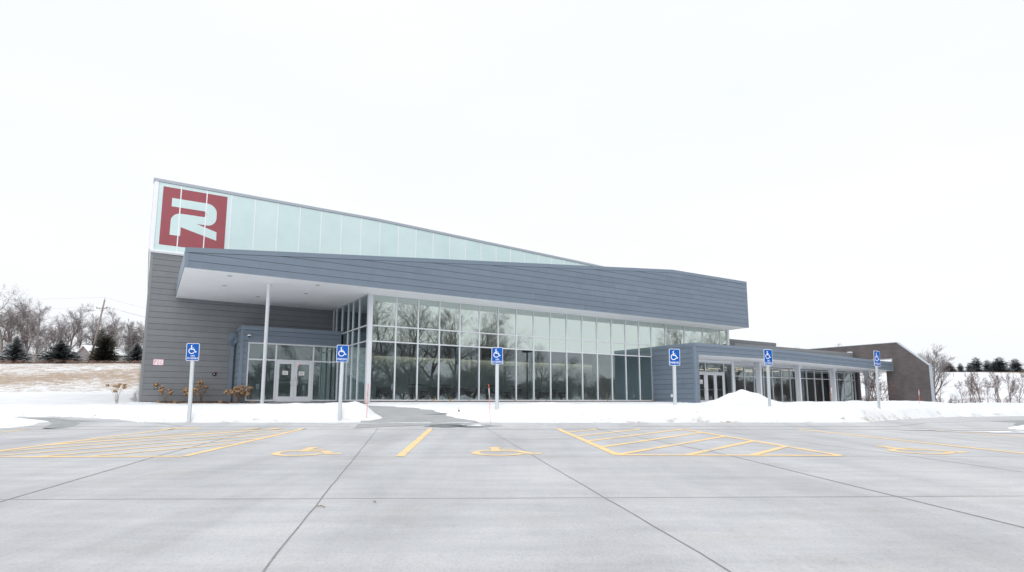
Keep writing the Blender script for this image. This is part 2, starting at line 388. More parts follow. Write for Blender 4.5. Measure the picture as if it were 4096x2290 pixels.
# mown-down walk from the kerb ramp to the first entrance
PATH = [(-2.35, 14.6), (-2.75, 16.2), (-4.0, 18.6), (-6.0, 22.2), (-8.0, 26.2), (-9.9, 29.2), (-10.9, 30.6)]
PW = [1.05, .78, .72, .75, .85, 1.6, 2.0]
def pathdist(x, y):
    best = 9e9
    for i in range(len(PATH) - 1):
        a, b = Vector(PATH[i]), Vector(PATH[i + 1]); ab = b - a; t = max(0, min(1, (Vector((x, y)) - a).dot(ab) / ab.dot(ab)))
        dd = (a + ab * t - Vector((x, y))).length - (PW[i] + (PW[i + 1] - PW[i]) * t); best = min(best, dd)
    return best
def gz(x, y):                     # bare ground in front of and around the building
    s = y - edge(x); q = Vector((x, y, 0)); u, v = q.dot(U), q.dot(V)
    if u < -.6: rise = sst(8, 18, s)
    else: rise = sst(3.2, .3, (34.9 if u < 9.3 else 28.3 if u < 29.4 else 27.5) - v)
    return -.20 - .35 * math.exp(-max(s, 0) / 1.9) + .14 * rise
def hill(x, y):
    az = math.degrees(math.atan2(x, y)); dd = y if y > 0 else 0
    lw = sst(-12, -17, az); rw = sst(26, 31, az)
    lh = sst(30, 50, dd) * .55 + sst(45, 106, dd) * 6.1 + sst(106, 260, dd) * 2.2
    rh = -sst(34, 42, dd) * .5 + sst(58, 132, dd) * 6.9 + sst(132, 300, dd) * 2.0
    mid = sst(60, 160, dd) * 5
    return lw * lh + rw * rh + (1 - lw - rw) * mid
PILES = [((2972, 24.8), .46, .95, .9), ((2905, 24.6), .14, .9, .7), ((3045, 24.6), .16, .9, .7), ((1470, 15.75), .10, .4, .35), ((1415, 15.75), .06, .4, .4), ((1330, 16.0), .08, .5, .4), ((1200, 16.2), .09, .7, .5),
         ((3400, 27), .12, 2, 1.2), ((3600, 31), .16, 2.2, 1.2), ((3250, 26), .10, 1.5, .8), ((2230, 15.9), .10, 1.0, .5), ((2500, 15.8), .06, .9, .5), ((1700, 16.6), .08, .5, .4)]
PILES = [((at(p[0][0], p[0][1])), *p[1:]) for p in PILES]
def behind(x, y):                 # open ground beside and behind the lot
    return -1.0 + .018 * min(y, 14) + .25 * nz(x, y, .05) + sst(26, 60, x) * .3
def snow(x, y):
    az = math.degrees(math.atan2(x, y)); dd = math.hypot(x, y)
    if y < 10 or abs(az) > 62:
        inlot = (-44 < x < 23.5 and -46 < y < 20) or (0 < x < 60 and 11.5 < y < edge(x))
        return (zc(y) - .25) if inlot else behind(x, y) + .02
    s = y - edge(x) + .10 * nz(x, y, 1.3) + .05 * nz(x, y, 4.1, 3)
    if s < -.45: return zc(y) - .25
    g = gz(x, y)
    thick = .07 + .20 * math.exp(-((s - .85) / .95) ** 2) + .05 * nz(x, y, .8) * sst(0, 1, s) + .020 * nz(x, y, 2.7, 5) + (.010 + .014 * sst(2.2, .6, s)) * nz(x, y, 6.0, 9) + .012 * abs(nz(x, y, 11.0, 2)) * sst(2.5, 1, s)
    far = sst(33, 45, dd); thick = thick * (1 - far) + far * (.06 + .08 * nz(x, y, .25))
    for (px, py), h, rx, ry in PILES:
        e = ((x - px) / rx) ** 2 + ((y - py) / ry) ** 2
        if e < 6: thick += h * math.exp(-e * 1.05) * (1 + .22 * nz(x, y, 2.6, 2))
    z = g + thick + hill(x, y)
    z = zc(y) - .12 + (z - zc(y) + .12) * sst(-.10, .55, s)
    p = pathdist(x, y) + .12 * nz(x, y, 1.6, 7)
    k = sst(.75, -.05, p + .12 * nz(x, y, 3.0, 4)); z = z * (1 - k) + min(z, g - .035) * k if y > 14.9 else z
    q = Vector((x, y, 0)); u, v = q.dot(U), q.dot(V)
    mm = mulch(u, v)
    if mm > 0: z -= .07 * mm
    if .12 < u < 56 and v > (34.9 if u < 9 else 28.3 if u < 38 else 27.8): z = min(z, -.45)
    elif -.6 < u < 57 and v > 19: z = min(z, -.05 + (.9 if 19 < u < 26 and v < 22 else 0))
    return z
def mulch(u, v):
    m = 0
    if .1 < u < 9.2 and v < 35.2: m = max(m, sst(32.3, 33.1, v + .35 * nz(u, v, .9)) * sst(.1, .8, u) if u < 4.2 else 0)
    if 8.4 < u < 9.6 and 28 < v < 33: m = max(m, .8)
    if 3.6 < u < 6.0 and 29.6 < v < 33.2: m = max(m, .9 * sst(30.5, 31.6, v + .3 * nz(u, v, 1.1)) * sst(6.0, 5.5, u))
    if 9.6 < u < 29.4 and v < 28.6: m = max(m, sst(27.0, 28.1, v + .5 * nz(u, v, .7)) * (1.0 if u < 22 else .75))
    return m
def fieldgrass(x, y):
    az = math.degrees(math.atan2(x, y)); dd = y
    if az < -12 and dd > 40:
        k = sst(42, 54, dd) * (.503 + .10 * nz(x, y, .06, 4)) + .02 * sst(52, 60, dd) * sst(80, 66, dd) + .035 * sst(-45, -25, x) * sst(98, 86, dd) * sst(60, 75, dd)
        if dd > 100: k += .1
        return k
    if az > 26 and dd > 95: return .34 + .16 * nz(x, y, .05) + .2 * sst(108, 120, dd) * sst(136, 126, dd)
    return 0
def edgegrass(x, y):
    s = y - edge(x)
    if 2.5 < x < 9.6 and .0 < s < .22 and y < 18: return .36 + .36 * nz(x, y, .7, 11)
    if x < -2 and 1.2 < s < 2.6 and y < 22: return .36
    if -.5 < x < 9 and 3 < s < 7: return .38
    return 0

def ground():
    rs = []; r = 12.0
    while r < 23: rs.append(r); r += .085
    while r < 46: rs.append(r); r += .28
    while r < 2500: rs.append(r); r *= 1.055
    az = []; a = -48.0
    while a < 50: az.append(a); a += .23
    while a < 312: az.append(a); a += 3.0
    n = len(az); vs = []; fs = []; cov = []
    for rr in rs:
        for a in az:
            x, y = rr * math.sin(R(a)), rr * math.cos(R(a))
            vs.append((x, y, snow(x, y)))
            q = Vector((x, y, 0)); u, v = q.dot(U), q.dot(V)
            cov.append((max(0, fieldgrass(x, y)) + (edgegrass(x, y) if rr < 24 else 0), mulch(u, v) * .62 if rr < 45 and y > 12 else 0, (.46 * sst(1.4, .0, y - edge(x)) if 12 < y < 24 and abs(x) < 20 else 0), 1))
    for i in range(len(rs) - 1):
        for j in range(n):
            k = (j + 1) % n
            fs.append((i * n + j, i * n + k, (i + 1) * n + k, (i + 1) * n + j))
    me = bpy.data.meshes.new('snowy_ground'); me.from_pydata(vs, [], fs)
    ca = me.color_attributes.new('cover', 'FLOAT_COLOR', 'POINT'); ca.data.foreach_set('color', [c for k in cov for c in k])
    me.polygons.foreach_set('use_smooth', [True] * len(fs)); me.materials.append(M['snow']); me.update()
    o = bpy.data.objects.new('snowy_ground', me); COL.objects.link(o); tag(o, 'snow-covered ground with patches of dry grass around the building and on the hills', 'ground', kind='structure')
ground()

mb = MB()
ys = [-46, -20, 0, 5, 10, 14.1, 14.4, 14.7, 15.0, 17, 19, 22, 24]; xs = [-44, -30, -20, -12, -6, 0, 6, 12, 18, 23.5, 40, 60]
for i in range(len(xs) - 1):
    for j in range(len(ys) - 1):
        if xs[i] >= 23.5 and ys[j] < 10: continue
        mb.poly([(xs[i], ys[j], zc(ys[j])), (xs[i + 1], ys[j], zc(ys[j])), (xs[i + 1], ys[j + 1], zc(ys[j + 1])), (xs[i], ys[j + 1], zc(ys[j + 1]))])
tag(mb.build('parking_lot', M['conc']), 'gray concrete parking lot', 'parking lot', kind='structure')

def zs(x, y, up): return (x, y, zc(y) + up)
random.seed(4)
def strip(mb, pts, wd, up, jit=0, step=.35, mi=0):
    """ribbon laid on the lot"""
    P = []
    for (x0, y0), (x1, y1) in zip(pts, pts[1:]):
        n = max(1, int(math.hypot(x1 - x0, y1 - y0) / step))
        for k in range(n): P.append((x0 + (x1 - x0) * k / n, y0 + (y1 - y0) * k / n))
    P.append(pts[-1])
    if jit: P = [(x + jit * random.uniform(-1, 1), y + jit * random.uniform(-1, 1)) for x, y in P]
    for i in range(len(P) - 1):
        a, b = Vector(P[i]), Vector(P[i + 1]); d_ = (b - a).normalized(); nn = Vector((-d_.y, d_.x)) * wd / 2
        if i == 0: last = (a - nn, a + nn)
        cur = (b - nn, b + nn)
        mb.poly([zs(*last[0], up), zs(*cur[0], up), zs(*cur[1], up), zs(*last[1], up)], mi); last = cur
mb = MB()
strip(mb, [(-3.29, 14.3), (-1.32, 3.18), (-.05, -4)], .0105, .003, .007)
strip(mb, [(-.62, 14.3), (1.16, 3.18), (2.2, -4)], .010, .003, .006)
strip(mb, [(-6.15, 14.3), (-5.09, 8.33), (-4.39, 5.09), (-3.0, -3)], .014, .003, .005)
strip(mb, [(2.05, 14.3), (3.17, 8.60), (3.57, 4.16), (4.3, -3)], .014, .003, .005)
strip(mb, [(4.7, 14.2), (5.08, 11.85), (5.76, 8.44), (5.96, 6.86), (7, 0)], .012, .003, .005)
tag(mb.build('pavement_joints', M['joint']), 'dark sealed joints running towards the kerb in the concrete lot', 'pavement joint', kind='structure')
mb = MB()
strip(mb, [(-14, 5.15), (-4.47, 5.19), (0, 5.26), (4.6, 5.36), (14, 5.5)], .011, .0035, .004)
strip(mb, [(-16, 8.40), (0, 8.38), (16, 8.5)], .011, .0035, .004)
strip(mb, [(-16, 11.4), (0, 11.4), (16, 11.45)], .014, .0035, .004)
strip(mb, [(-18, 14.12), (18, 14.12)], .022, .0035, .003); strip(mb, [(-18, 14.42), (-4, 14.42)], .03, .0035, .003); strip(mb, [(3, 14.45), (9.5, 14.45)], .03, .0035, .003)
strip(mb, [(-15.5, 17.8), (-11, 15.9), (-8.2, 14.5)], .03, .0035, .003); strip(mb, [(9.5, 14.45), (13, 16.0), (17, 17.2)], .03, .0035, .003)
strip(mb, [(-9, -1), (-9, 14)], .011, .0035, .004); strip(mb, [(9.2, -1), (8.6, 14)], .011, .0035, .004)
tag(mb.build('pavement_saw_cuts', M['jointlight']), 'thin saw-cut joints running across the concrete lot', 'pavement joint', kind='structure')

# walk to the entrance
mb = MB()
for i in range(len(PATH) - 1):
    for k in range(6):
        def pt(t, sgn):
            a, b = Vector(PATH[i]), Vector(PATH[i + 1]); d_ = (b - a).normalized(); c = a + (b - a) * t; ww = PW[i] + (PW[i + 1] - PW[i]) * t + .5
            p = c + Vector((d_.y, -d_.x)) * ww * sgn; return (p.x, p.y, (zc(p.y) if p.y < 15.0 else max(gz(p.x, p.y), zc(p.y))) + .006)
        mb.poly([pt(k / 6, -1), pt(k / 6, 1), pt((k + 1) / 6, 1), pt((k + 1) / 6, -1)])
mb.poly([tuple(L(5.2, 30.3, -.094)), tuple(L(9.2, 30.3, -.094)), tuple(L(9.2, 33.0, -.03)), tuple(L(5.2, 33.0, -.03))])
tag(mb.build('entrance_walk', M['conc2']), 'cleared concrete walk to the double doors', 'path', kind='structure')

# puddle with slush
def blob(mb, cx, cy, rx, ry, up, seed, n=40):
    pts = []
    for k in range(n):
        a = 2 * math.pi * k / n; rr = 1 + .55 * noise.noise(Vector((math.cos(a) * 1.6 + seed, math.sin(a) * 1.6, seed)))
        pts.append((cx + rx * rr * math.cos(a), cy + ry * rr * math.sin(a)))
    c = zs(cx, cy, up)
    for k in range(n): mb.poly([c, zs(*pts[k], up), zs(*pts[(k + 1) % n], up)])
mb = MB(); blob(mb, -1.62, 14.52, .50, .20, .004, 1); blob(mb, -.95, 14.50, .60, .17, .004, 5); blob(mb, -2.2, 14.72, .5, .06, .0045, 9)
tag(mb.build('meltwater_puddle', M['wet']), 'dark meltwater puddle on the concrete by the kerb ramp', 'puddle', kind='structure')
mb = MB(); blob(mb, -.93, 14.53, .24, .05, .009, 2); blob(mb, -.86, 14.62, .12, .05, .009, 6); blob(mb, -2.0, 14.93, 1.4, .05, .010, 4); blob(mb, -4.3, 14.83, 1.1, .05, .012, 14)
tag(mb.build('slush_patches', M['ice']), 'pale slush patches beside the puddle and the snow edge', 'slush', kind='structure')
mb = MB()
for i_, (cx_, cy_, rx_, ry_, sd) in enumerate(((at(3900, 13.35)[0], 13.35, 1.0, .16, 3), (at(4080, 13.0)[0], 13.0, .9, .2, 8), (at(3690, 13.75)[0], 13.75, .7, .06, 5), (at(3890, 13.8)[0], 13.8, .9, .10, 12))): blob(mb, cx_, cy_, rx_, ry_, .010 + .002 * i_, sd)
tag(mb.build('thin_snow_film', M['snowcap']), 'thin film of snow lying on the far right of the lot', 'snow', kind='structure')

# painted bays
mb = MB()
SEGN = [0]
def seg(a, b, wd=.12): SEGN[0] += 1; strip(mb, [a, b], wd, .0035 + .00006 * SEGN[0], 0, .5)
seg((-1.98, 14.2), (-1.61, 8.44))
seg((6.92, 14.1), (7.80, 8.2)); seg((9.9, 14.0), (11.3, 8.0)); seg((12.6, 13.9), (14.2, 9.5))
seg((-8.27, 14.22), (-7.98, 8.36)); seg((-5.08, 14.22), (-4.72, 8.44)); seg((-7.98, 8.36), (-4.72, 8.44)); seg((-8.27, 14.22), (-7.6, 14.22), .08)
seg((-11.6, 14.0), (-11.1, 10.0))
sl_ = 1.69
for yr in (15.9, 15.0, 14.95 - .95 + 1.13, 13.88, 12.71, 11.57, 10.50):
    xr = -5.08 + (14.22 - yr) / 5.78 * .36; a = [xr, yr]
    if yr > 14.22: a = [xr - (yr - 14.22) / sl_, 14.22]
    # walk down to left line or bottom line
    t = 0; x, y = a
    while y > 8.45 and x > (-8.27 + (14.22 - y) / 5.82 * .29): x -= .02; y -= .02 * sl_
    if math.hypot(x - a[0], y - a[1]) > .5: seg(tuple(a), (x, y), .105)
seg((1.13, 14.15), (1.55, 8.62)); seg((4.15, 14.05), (4.78, 8.53)); seg((1.55, 8.62), (4.78, 8.53))
for a in ((1.2, 13.05), (1.29, 11.95), (1.38, 10.84), (1.47, 9.75), (1.56, 8.66), (2.56, 8.6), (3.52, 8.58)):
    x, y = a
    while y < 14.08 and x < 4.15 + (14.05 - y) / 5.52 * .63: x += .02; y += .02 * 1.19
    seg(a, (x, y), .115)
tag(mb.build('bay_markings', M['yellow']), 'worn yellow parking bay lines painted on concrete', 'road marking', kind='structure')
mb = MB()
for cx_, cy_, sx, sy in ((-3.13, 9.12, 1.1, 1.1), (-.12, 9.15, 1.1, 1.1), (6.42, 9.35, 1.1, 1.1)):
    for i, p in enumerate(wheelchair(1.0, 1.35)): mb.poly([zs(cx_ + x * sx - y * .06, cy_ + y * sy, .0035 + .00005 * i) for x, y in p])
tag(mb.build('access_symbols', M['fadedyellow']), 'yellow wheelchair symbols painted in the bays', 'road marking', kind='structure')

# kerb noses at the two islands
def kerb(name, pts, label):
    mb = MB(); prof = [(-.6, .0), (-.3, .012), (-.1, .045), (.05, .075), (.2, .08), (.32, .05), (.4, .0)]
    P = [Vector(p) for p in pts]; rows = []
    for i, p in enumerate(P):
        d_ = (P[min(i + 1, len(P) - 1)] - P[max(i - 1, 0)]).normalized(); nn = Vector((-d_.y, d_.x)); k = min(1, i / 3, (len(P) - 1 - i) / 2 + .001)
        rows.append([(p.x + nn.x * a, p.y + nn.y * a, zc(p.y) + .005 + h * k) for a, h in prof])
    for r0, r1 in zip(rows, rows[1:]):
        for j in range(len(prof) - 1): mb.poly([r0[j], r1[j], r1[j + 1], r0[j + 1]], 0, True)
    tag(mb.build(name, M['gutter']), label, 'kerb', kind='structure')
kerb('island_kerb', [(-11.0, 14.25), (-11.2, 14.8), (-11.7, 15.5), (-12.6, 16.1), (-14, 16.5), (-16, 16.8), (-20, 17)], 'curved concrete kerb of the left island')
kerb('island_kerb', [(22, 17.3), (17.5, 16.6), (14.6, 15.9), (13.2, 15.2), (12.6, 14.6)], 'curved concrete kerb of the right island')
def mound(name, cx_, cy_, rx_, ry_, h, label):
    mb = MB(); n, m_ = 40, 8; rows = []
    for i in range(m_ + 1):
        t = i / m_; row = []
        for k in range(n):
            a = 2 * math.pi * k / n; rr = 1 + .25 * noise.noise(Vector((math.cos(a) * 1.5, math.sin(a) * 1.5, cx_)))
            x, y = cx_ + rx_ * rr * t * math.cos(a), cy_ + ry_ * rr * t * math.sin(a)
            row.append((x, y, zc(y) + (h * (1 - t ** 2.2) * (1 + .3 * nz(x, y, 2)) if i < m_ else -.02)))
        rows.append(row)
    for r0, r1 in zip(rows[0:], rows[1:]):
        for k in range(n): mb.poly([r0[k], r0[(k + 1) % n], r1[(k + 1) % n], r1[k]], 0, True)
    tag(mb.build(name, M['snowcap']), label, 'snow', kind='structure')
mound('island_snow', -14.2, 14.9, 2.4, 1.0, .16, 'snow lying on the island at the left edge')
mound('island_snow', 15.4, 14.4, 3.4, .65, .16, 'snow lying on the island at the right edge')

# ------------------------------------------------------------------ the building
B = root('community_building', 'long modern building with blue-gray canopy, glass front and translucent upper wall', 'building', L(9.3, 28.43, 0), math.pi / 2 - AZ)
rnd = random.Random(11)
def planks(mb, poly, z0, pitch, T, depth=.022, gap=.020, cut=3.66, mi=0):
    """horizontal boards clipped to a (s, z) outline; T(s, d, z) -> world, d = out of the wall"""
    zt = max(p[1] for p in poly); z = z0
    while z < zt:
        pl = clip(clip(poly, 0, 1, z + gap / 2), 0, -1, -(z + pitch - gap / 2)); z += pitch
        if len(pl) < 3: continue
        s0, s1 = min(p[0] for p in pl), max(p[0] for p in pl); c = s0 - rnd.random() * cut
        while c < s1:
            q = clip(clip(pl, 1, 0, max(c, s0 - 1)), -1, 0, -(c + cut - .0025)); c += cut
            if len(q) >= 3: mb.prism([T(s, 0, zz) for s, zz in q], [T(s, depth, zz) for s, zz in q], rnd.choice((mi, mi, 2, 3)))
def front(v): return lambda s, d_, z: L(s, v - d_, z)          # wall facing the lot
def leftside(u): return lambda s, d_, z: L(u - d_, s, z)       # wall facing -u

VW, VG, VF, VE, VD = 34.96, 28.43, 26.63, 24.74, 33.0
# --- gray hall wall
mb = MB(); planks(mb, [(-.17, -.1), (9.25, -.1), (9.25, 7.62), (-.17, 7.62)], -.03, .31, front(VW), gap=.016)
mb.box((-.28, VW + .001, -.6), (9.25, VW + .3, 7.7), L, 1); mb.box((9.25, VW + .001, 5.5), (38, VW + .3, 7.9), L, 1)
mb.box((-.28, VW + .3, -.6), (-.02, 62, 7.7), L, 1)
mb.build('hall_wall', [M['gray'], M['groove'], M['graya'], M['grayb']], B)
mb = MB(); mb.box((-.30, VW - .034, -.1), (-.172, VW + .05, 7.62), L); mb.box((-.30, VW - .03, 7.625), (9.25, VW + .05, 7.72), L)
mb.build('corner_trim', M['graytrim'], B)
# --- translucent clerestory
def ctop(u):
    P = [(-.45, 11.60), (11.67, 11.50), (29.66, 10.82), (40, 10.3)]
    for (a, za), (b, zb) in zip(P, P[1:]):
        if u <= b: return za + (zb - za) * (u - a) / (b - a)
    return 10.3
Q = MB(); MU = MB(); us = [-.19] + [.855 + 1.24 * k for k in range(31)]
for k in range(len(us) - 1):
    a, b = us[k] + .004, us[k + 1] - .004
    Q.prism([L(a, VW - .06, 7.9), L(b, VW - .06, 7.9), L(b, VW - .06, ctop(b) - .01), L(a, VW - .06, ctop(a) - .01)], [L(a, VW, 7.9), L(b, VW, 7.9), L(b, VW, ctop(b) - .01), L(a, VW, ctop(a) - .01)], rnd.choice((0, 0, 1)))
    if k: MU.box((us[k] - .026, VW - .072, 7.9), (us[k] + .026, VW - .001, ctop(us[k]) - .02), L)
cl = Q.build('translucent_wall', [M['poly'], M['poly2']], B)
MU.box((-.40, VW - .08, 7.9), (-.192, VW + .1, ctop(-.4) - .005), L)
MU.build('mullion', M['white'], cl)
# logo: red square with a pale letter R
mb = MB(); d0 = VW - .066
for a, b in ((.02, .829), (.881, 2.069), (2.121, 3.11)): mb.prism([L(a, d0, 8.2), L(b, d0, 8.2), L(b, d0, 11.39), L(a, d0, 11.39)], [L(a, VW - .058, 8.2), L(b, VW - .058, 8.2), L(b, VW - .058, 11.39), L(a, VW - .058, 11.39)])
mb.build('logo_square', M['red'], cl)
def arc(cx_, cy_, rx, ry, a0, a1, n=10): return [(cx_ + rx * math.cos(R(a0 + (a1 - a0) * k / n)), cy_ + ry * math.sin(R(a0 + (a1 - a0) * k / n))) for k in range(n + 1)]
rp = [(.46, 10.82)] + arc(2.13, 10.32, .50, .50, 90, 0) + arc(2.2, 10.05, .43, .47, 0, -90) + [(1.68, 9.58), (2.68, 9.27), (2.69, 8.79), (.955, 9.28), (.955, 8.79), (.47, 8.79)] + arc(.93, 9.56, .46, .46, 180, 90) + arc(1.99, 10.19, .15, .165, -90, 90) + [(.46, 10.355)]
mb = MB(); mb.prism([L(u, VW - .0705, z) for u, z in rp], [L(u, VW - .0665, z) for u, z in rp]); mb.build('logo_letter', M['poly'], cl)
mb = MB(); mb.box((-.36, VW - .13, 7.79), (9.6, VW - .001, 7.89), L); mb.box((-.34, VW - .10, 7.73), (9.6, VW - .001, 7.785), L)
mb.build('sill_flashing', M['white'], cl)
mb = MB(); pu = [-.45, 11.67, 29.66, 40]
for a, b in zip(pu, pu[1:]): mb.prism([L(a, VW - .10, ctop(a)), L(b, VW - .10, ctop(b)), L(b, VW - .10, ctop(b) + .16), L(a, VW - .10, ctop(a) + .16)], [L(a, VW + .4, ctop(a)), L(b, VW + .4, ctop(b)), L(b, VW + .4, ctop(b) + .16), L(a, VW + .4, ctop(a) + .16)])
mb.build('roof_edge', M['roofedge'], B)
mb = MB()
for a, b in zip(pu, pu[1:]): mb.prism([L(a + .03, VW + .02, 7.75), L(b, VW + .02, 7.75), L(b, VW + .02, ctop(b) + .1), L(a + .03, VW + .02, ctop(a) + .1)], [L(a + .03, 62, 7.75), L(b, 62, 7.75), L(b, 62, ctop(b) + .1), L(a + .03, 62, ctop(a) + .1)])
mb.box((40.01, VW + .02, 4.0), (40.2, 62, 10), L); mb.box((-.02, 62.01, -.5), (40, 62.3, 10.2), L)
mb.prism([L(-.40, VW - .02, 7.78), L(-.285, VW - .02, 7.78), L(-.30, VW + .0, 6.1)], [L(-.40, VW + .35, 7.78), L(-.285, VW + .35, 7.78), L(-.30, VW + .3, 6.1)])
mb.build('hall_roof', M['roof'], B)

# --- lobby canopy: fascia with a rising top edge
FL, FR, FZ = .97, 37.82, 5.47
outline = [(FL, FZ), (FR, FZ), (FR, 8.93), (29.8, 8.87), (FL, 6.25)]
CT = .20
inner = [(FL + .14, FZ - .0), (FR - .10, FZ), (FR - .10, 8.93 - CT), (29.8, 8.87 - CT), (FL + .14, 6.26 - CT)]
mb = MB(); planks(mb, inner, 5.40, .33, front(VF + .022), gap=.017)
mb.prism([L(u, VF + .023, z + (.004 if z < 5.5 else -.01)) for u, z in outline], [L(u, VW - .16, z + (.004 if z < 5.5 else -.01)) for u, z in outline], 1)
fa = mb.build('canopy_fascia', [M['blue'], M['groove'], M['bluea'], M['blueb']], B)
mb = MB()
for (a, za), (b, zb) in (((FL - .02, 6.25), (29.8, 8.87)), ((29.8, 8.87), (FR + .02, 8.93))):
    n = 8; 
    for k in range(n):
        u0, u1 = a + (b - a) * k / n + .002, a + (b - a) * (k + 1) / n - .002; z0, z1 = za + (zb - za) * (u0 - a) / (b - a), za + (zb - za) * (u1 - a) / (b - a)
        mb.prism([L(u0, VF - .012, z0 - CT + .012), L(u1, VF - .012, z1 - CT + .012), L(u1, VF - .012, z1 + .02), L(u0, VF - .012, z0 + .02)], [L(u0, VF + .3, z0 - CT + .012), L(u1, VF + .3, z1 - CT + .012), L(u1, VF + .3, z1 + .02), L(u0, VF + .3, z0 + .02)])
mb.build('coping', M['bluetrim'], B)
mb = MB(); mb.box((FL - .012, VF - .006, FZ), (FL + .135, VF + .2, 6.06), L); mb.box((FR - .095, VF - .006, FZ), (FR + .012, VF + .2, 8.74), L)
mb.prism([L(FL - .012, VF + .31, FZ), L(FL - .012, VW - .17, FZ), L(FL - .012, VW - .17, 6.26), L(FL - .012, VF + .31, 6.26)], [L(FL - .001, VF + .31, FZ), L(FL - .001, VW - .17, FZ), L(FL - .001, VW - .17, 6.26), L(FL - .001, VF + .31, 6.26)])
mb.box((FL - .01, VF - .004, FZ - .035), (FR + .01, VF + .03, FZ + .005), L)
mb.build('fascia_trim', M['bluetrim'], B)
mb = MB(); mb.box((FL + .01, VF + .032, FZ - .03), (5.2, VW - .005, FZ), L); mb.box((5.206, VF + .032, FZ - .03), (9.25, VW - .005, FZ), L); mb.box((9.256, VF + .032, FZ - .03), (FR - .01, VG + .1, FZ), L)
mb.build('soffit', M['soffit'], B)
for u, v in ((2.75, 27.5), (2.80, 30.0), (6.51, 27.5), (6.54, 30.0), (4.6, 32.2)):
    mb = MB(); mb.lathe((0, 0, 0), [(.105, -.012), (.11, 0), (.08, .001), (.075, .004)], 14, lambda x, y, z, u=u, v=v: L(u + x, v + y, FZ - .034 + z)); mb.build('downlight', [M['downlight']], B)
for a, b in ((9.9, 14.5), (17.2, 22.2), (24.6, 29.5), (31.5, 36)):
    mb = MB(); mb.box((a, 27.32, FZ - .035), (b, 27.42, FZ - .031), L); mb.build('linear_soffit_light', M['white'], B)
mb = MB(); mb.lathe((0, 0, 0), [(.08, -.3), (.08, 5.36), (.11, 5.365), (.11, FZ - .03)], 20, lambda x, y, z: L(4.51 + x, 28.45 + y, z)); mb.build('canopy_column', M['white'], B)

# --- curtain wall
MZ1, MZ2, MT = 3.03, 3.84, 5.44
mu_ = [9.52] + [10.80 + 1.245 * k for k in range(0, 16)]; mu_ = [u for u in mu_ if u < 29.6]; mu_[-1] = 29.42
uu = [30.81, 32.79, 34.79, 36.77, 37.62]
F = MB(); fd = (VG - .025, VG + .12)
for u in mu_[1:]: F.box((u - .03, fd[0], .0), (u + .03, fd[1], MT - .03), L)
for u in uu[:-1]: F.box((u - .03, fd[0], 3.4), (u + .03, fd[1], MT - .03), L)
def rail(z0, z1, us_):
    for a, b in zip(us_, us_[1:]): F.box((a + .0305, fd[0] + .004, z0), (b - .0305, fd[1] - .004, z1), L)
for z0, z1 in ((.0, .07), (MZ1 - .03, MZ1 + .03), (MZ2 - .03, MZ2 + .03)): rail(z0, z1, mu_)
F.box((9.52, fd[0] - .004, MT - .029), (37.6, fd[1], MT), L)
F.box((9.29, VG - .06, -.1), (9.52, VG + .16, MT), L); F.box((37.6, VG - .06, 3.4), (37.80, VG + .16, MT), L)
# return wall beside the doors
rv = [VG + .16, 29.9, 31.0, 31.9, 33.1, 34.3, VW - .03]
for v in rv[1:-1]: F.box((9.27, v - .028, .0 if v < VD - .2 else 3.98), (9.40, v + .028, MT - .03), L)
for z0, z1 in ((.0, .07), (MZ1 - .03, MZ1 + .03), (MZ2 - .03, MZ2 + .03)):
    for a, b in zip(rv, rv[1:]):
        if a < VD - .2: F.box((9.275, a + .029, z0), (9.395, min(b, VD + .1) - .029, z1), L)
F.box((9.265, VG + .165, MT - .029), (9.40, VW - .01, MT), L); F.box((9.265, VW - .06, 3.95), (9.40, VW - .005, MT - .03), L)
cw = F.build('curtain_wall', M['alu'], B)
G = MB(); G.box((9.5, VG + .02, .05), (29.45, VG + .032, MZ1), L); G.box((9.31, VG + .15, .05), (9.322, VD + .05, MZ1), L); G.build('clear_glass', M['glass'], cw)
G = MB(); G.box((9.5, VG + .02, MZ1 + .002), (29.45, VG + .032, MT - .01), L); G.box((29.452, VG + .02, 3.3), (37.7, VG + .032, MT - .01), L); G.build('reflective_glass', M['uglass'], cw)
G = MB(); G.box((9.31, VG + .15, MZ1 + .002), (9.322, VW - .01, MT - .01), L); G.build('return_glass', M['glass'], cw)
G = MB(); G.box((9.6, VG + .22, MZ1 + .04), (29.42, VG + .24, MT), L); G.box((29.43, VG + .22, 3.3), (37.5, VG + .24, MT), L); G.build('window_shade', M['shade'], cw)

# --- lobby interior shell
mb = MB(); mb.box((9.33, VG + .13, -.25), (37.7, VW + .0, -.004), L); mb.build('lobby_floor', M['floor'], B)
mb = MB(); mb.box((9.41, VW - .30, .0), (29.6, VW - .1, 2.78), L); mb.box((29.62, VG + .13, 0), (29.8, VW, 5.4), L); mb.build('lobby_wall', M['back'], B)
mb = MB(); mb.box((9.41, VW - .62, 2.95), (29.6, VW - .32, FZ - .05), L); mb.box((9.41, VW - .30, 2.79), (29.6, VW - .02, FZ), L); mb.box((9.41, VG + .26, FZ - .04), (37.7, VW - .02, FZ - .001), L); mb.build('lobby_bulkhead', M['bulk'], B)
mb = MB(); mb.box((11.8, VW - .56, 2.90), (29.5, VW - .42, 2.945), L); mb.build('cove_light', M['cove'], B)
mb = MB(); mb.box((11.7, VW - .66, 2.79), (29.6, VW - .625, 3.0), L); mb.build('cove_lip', M['bulk'], B)
for u in (16.5, 22.1, 27.7):
    mb = MB(); mb.lathe((0, 0, 0), [(.17, 0), (.17, FZ - .05)], 20, lambda x, y, z, u=u: L(u + x, 32.5 + y, z)); mb.build('lobby_column', M['icol'], B)

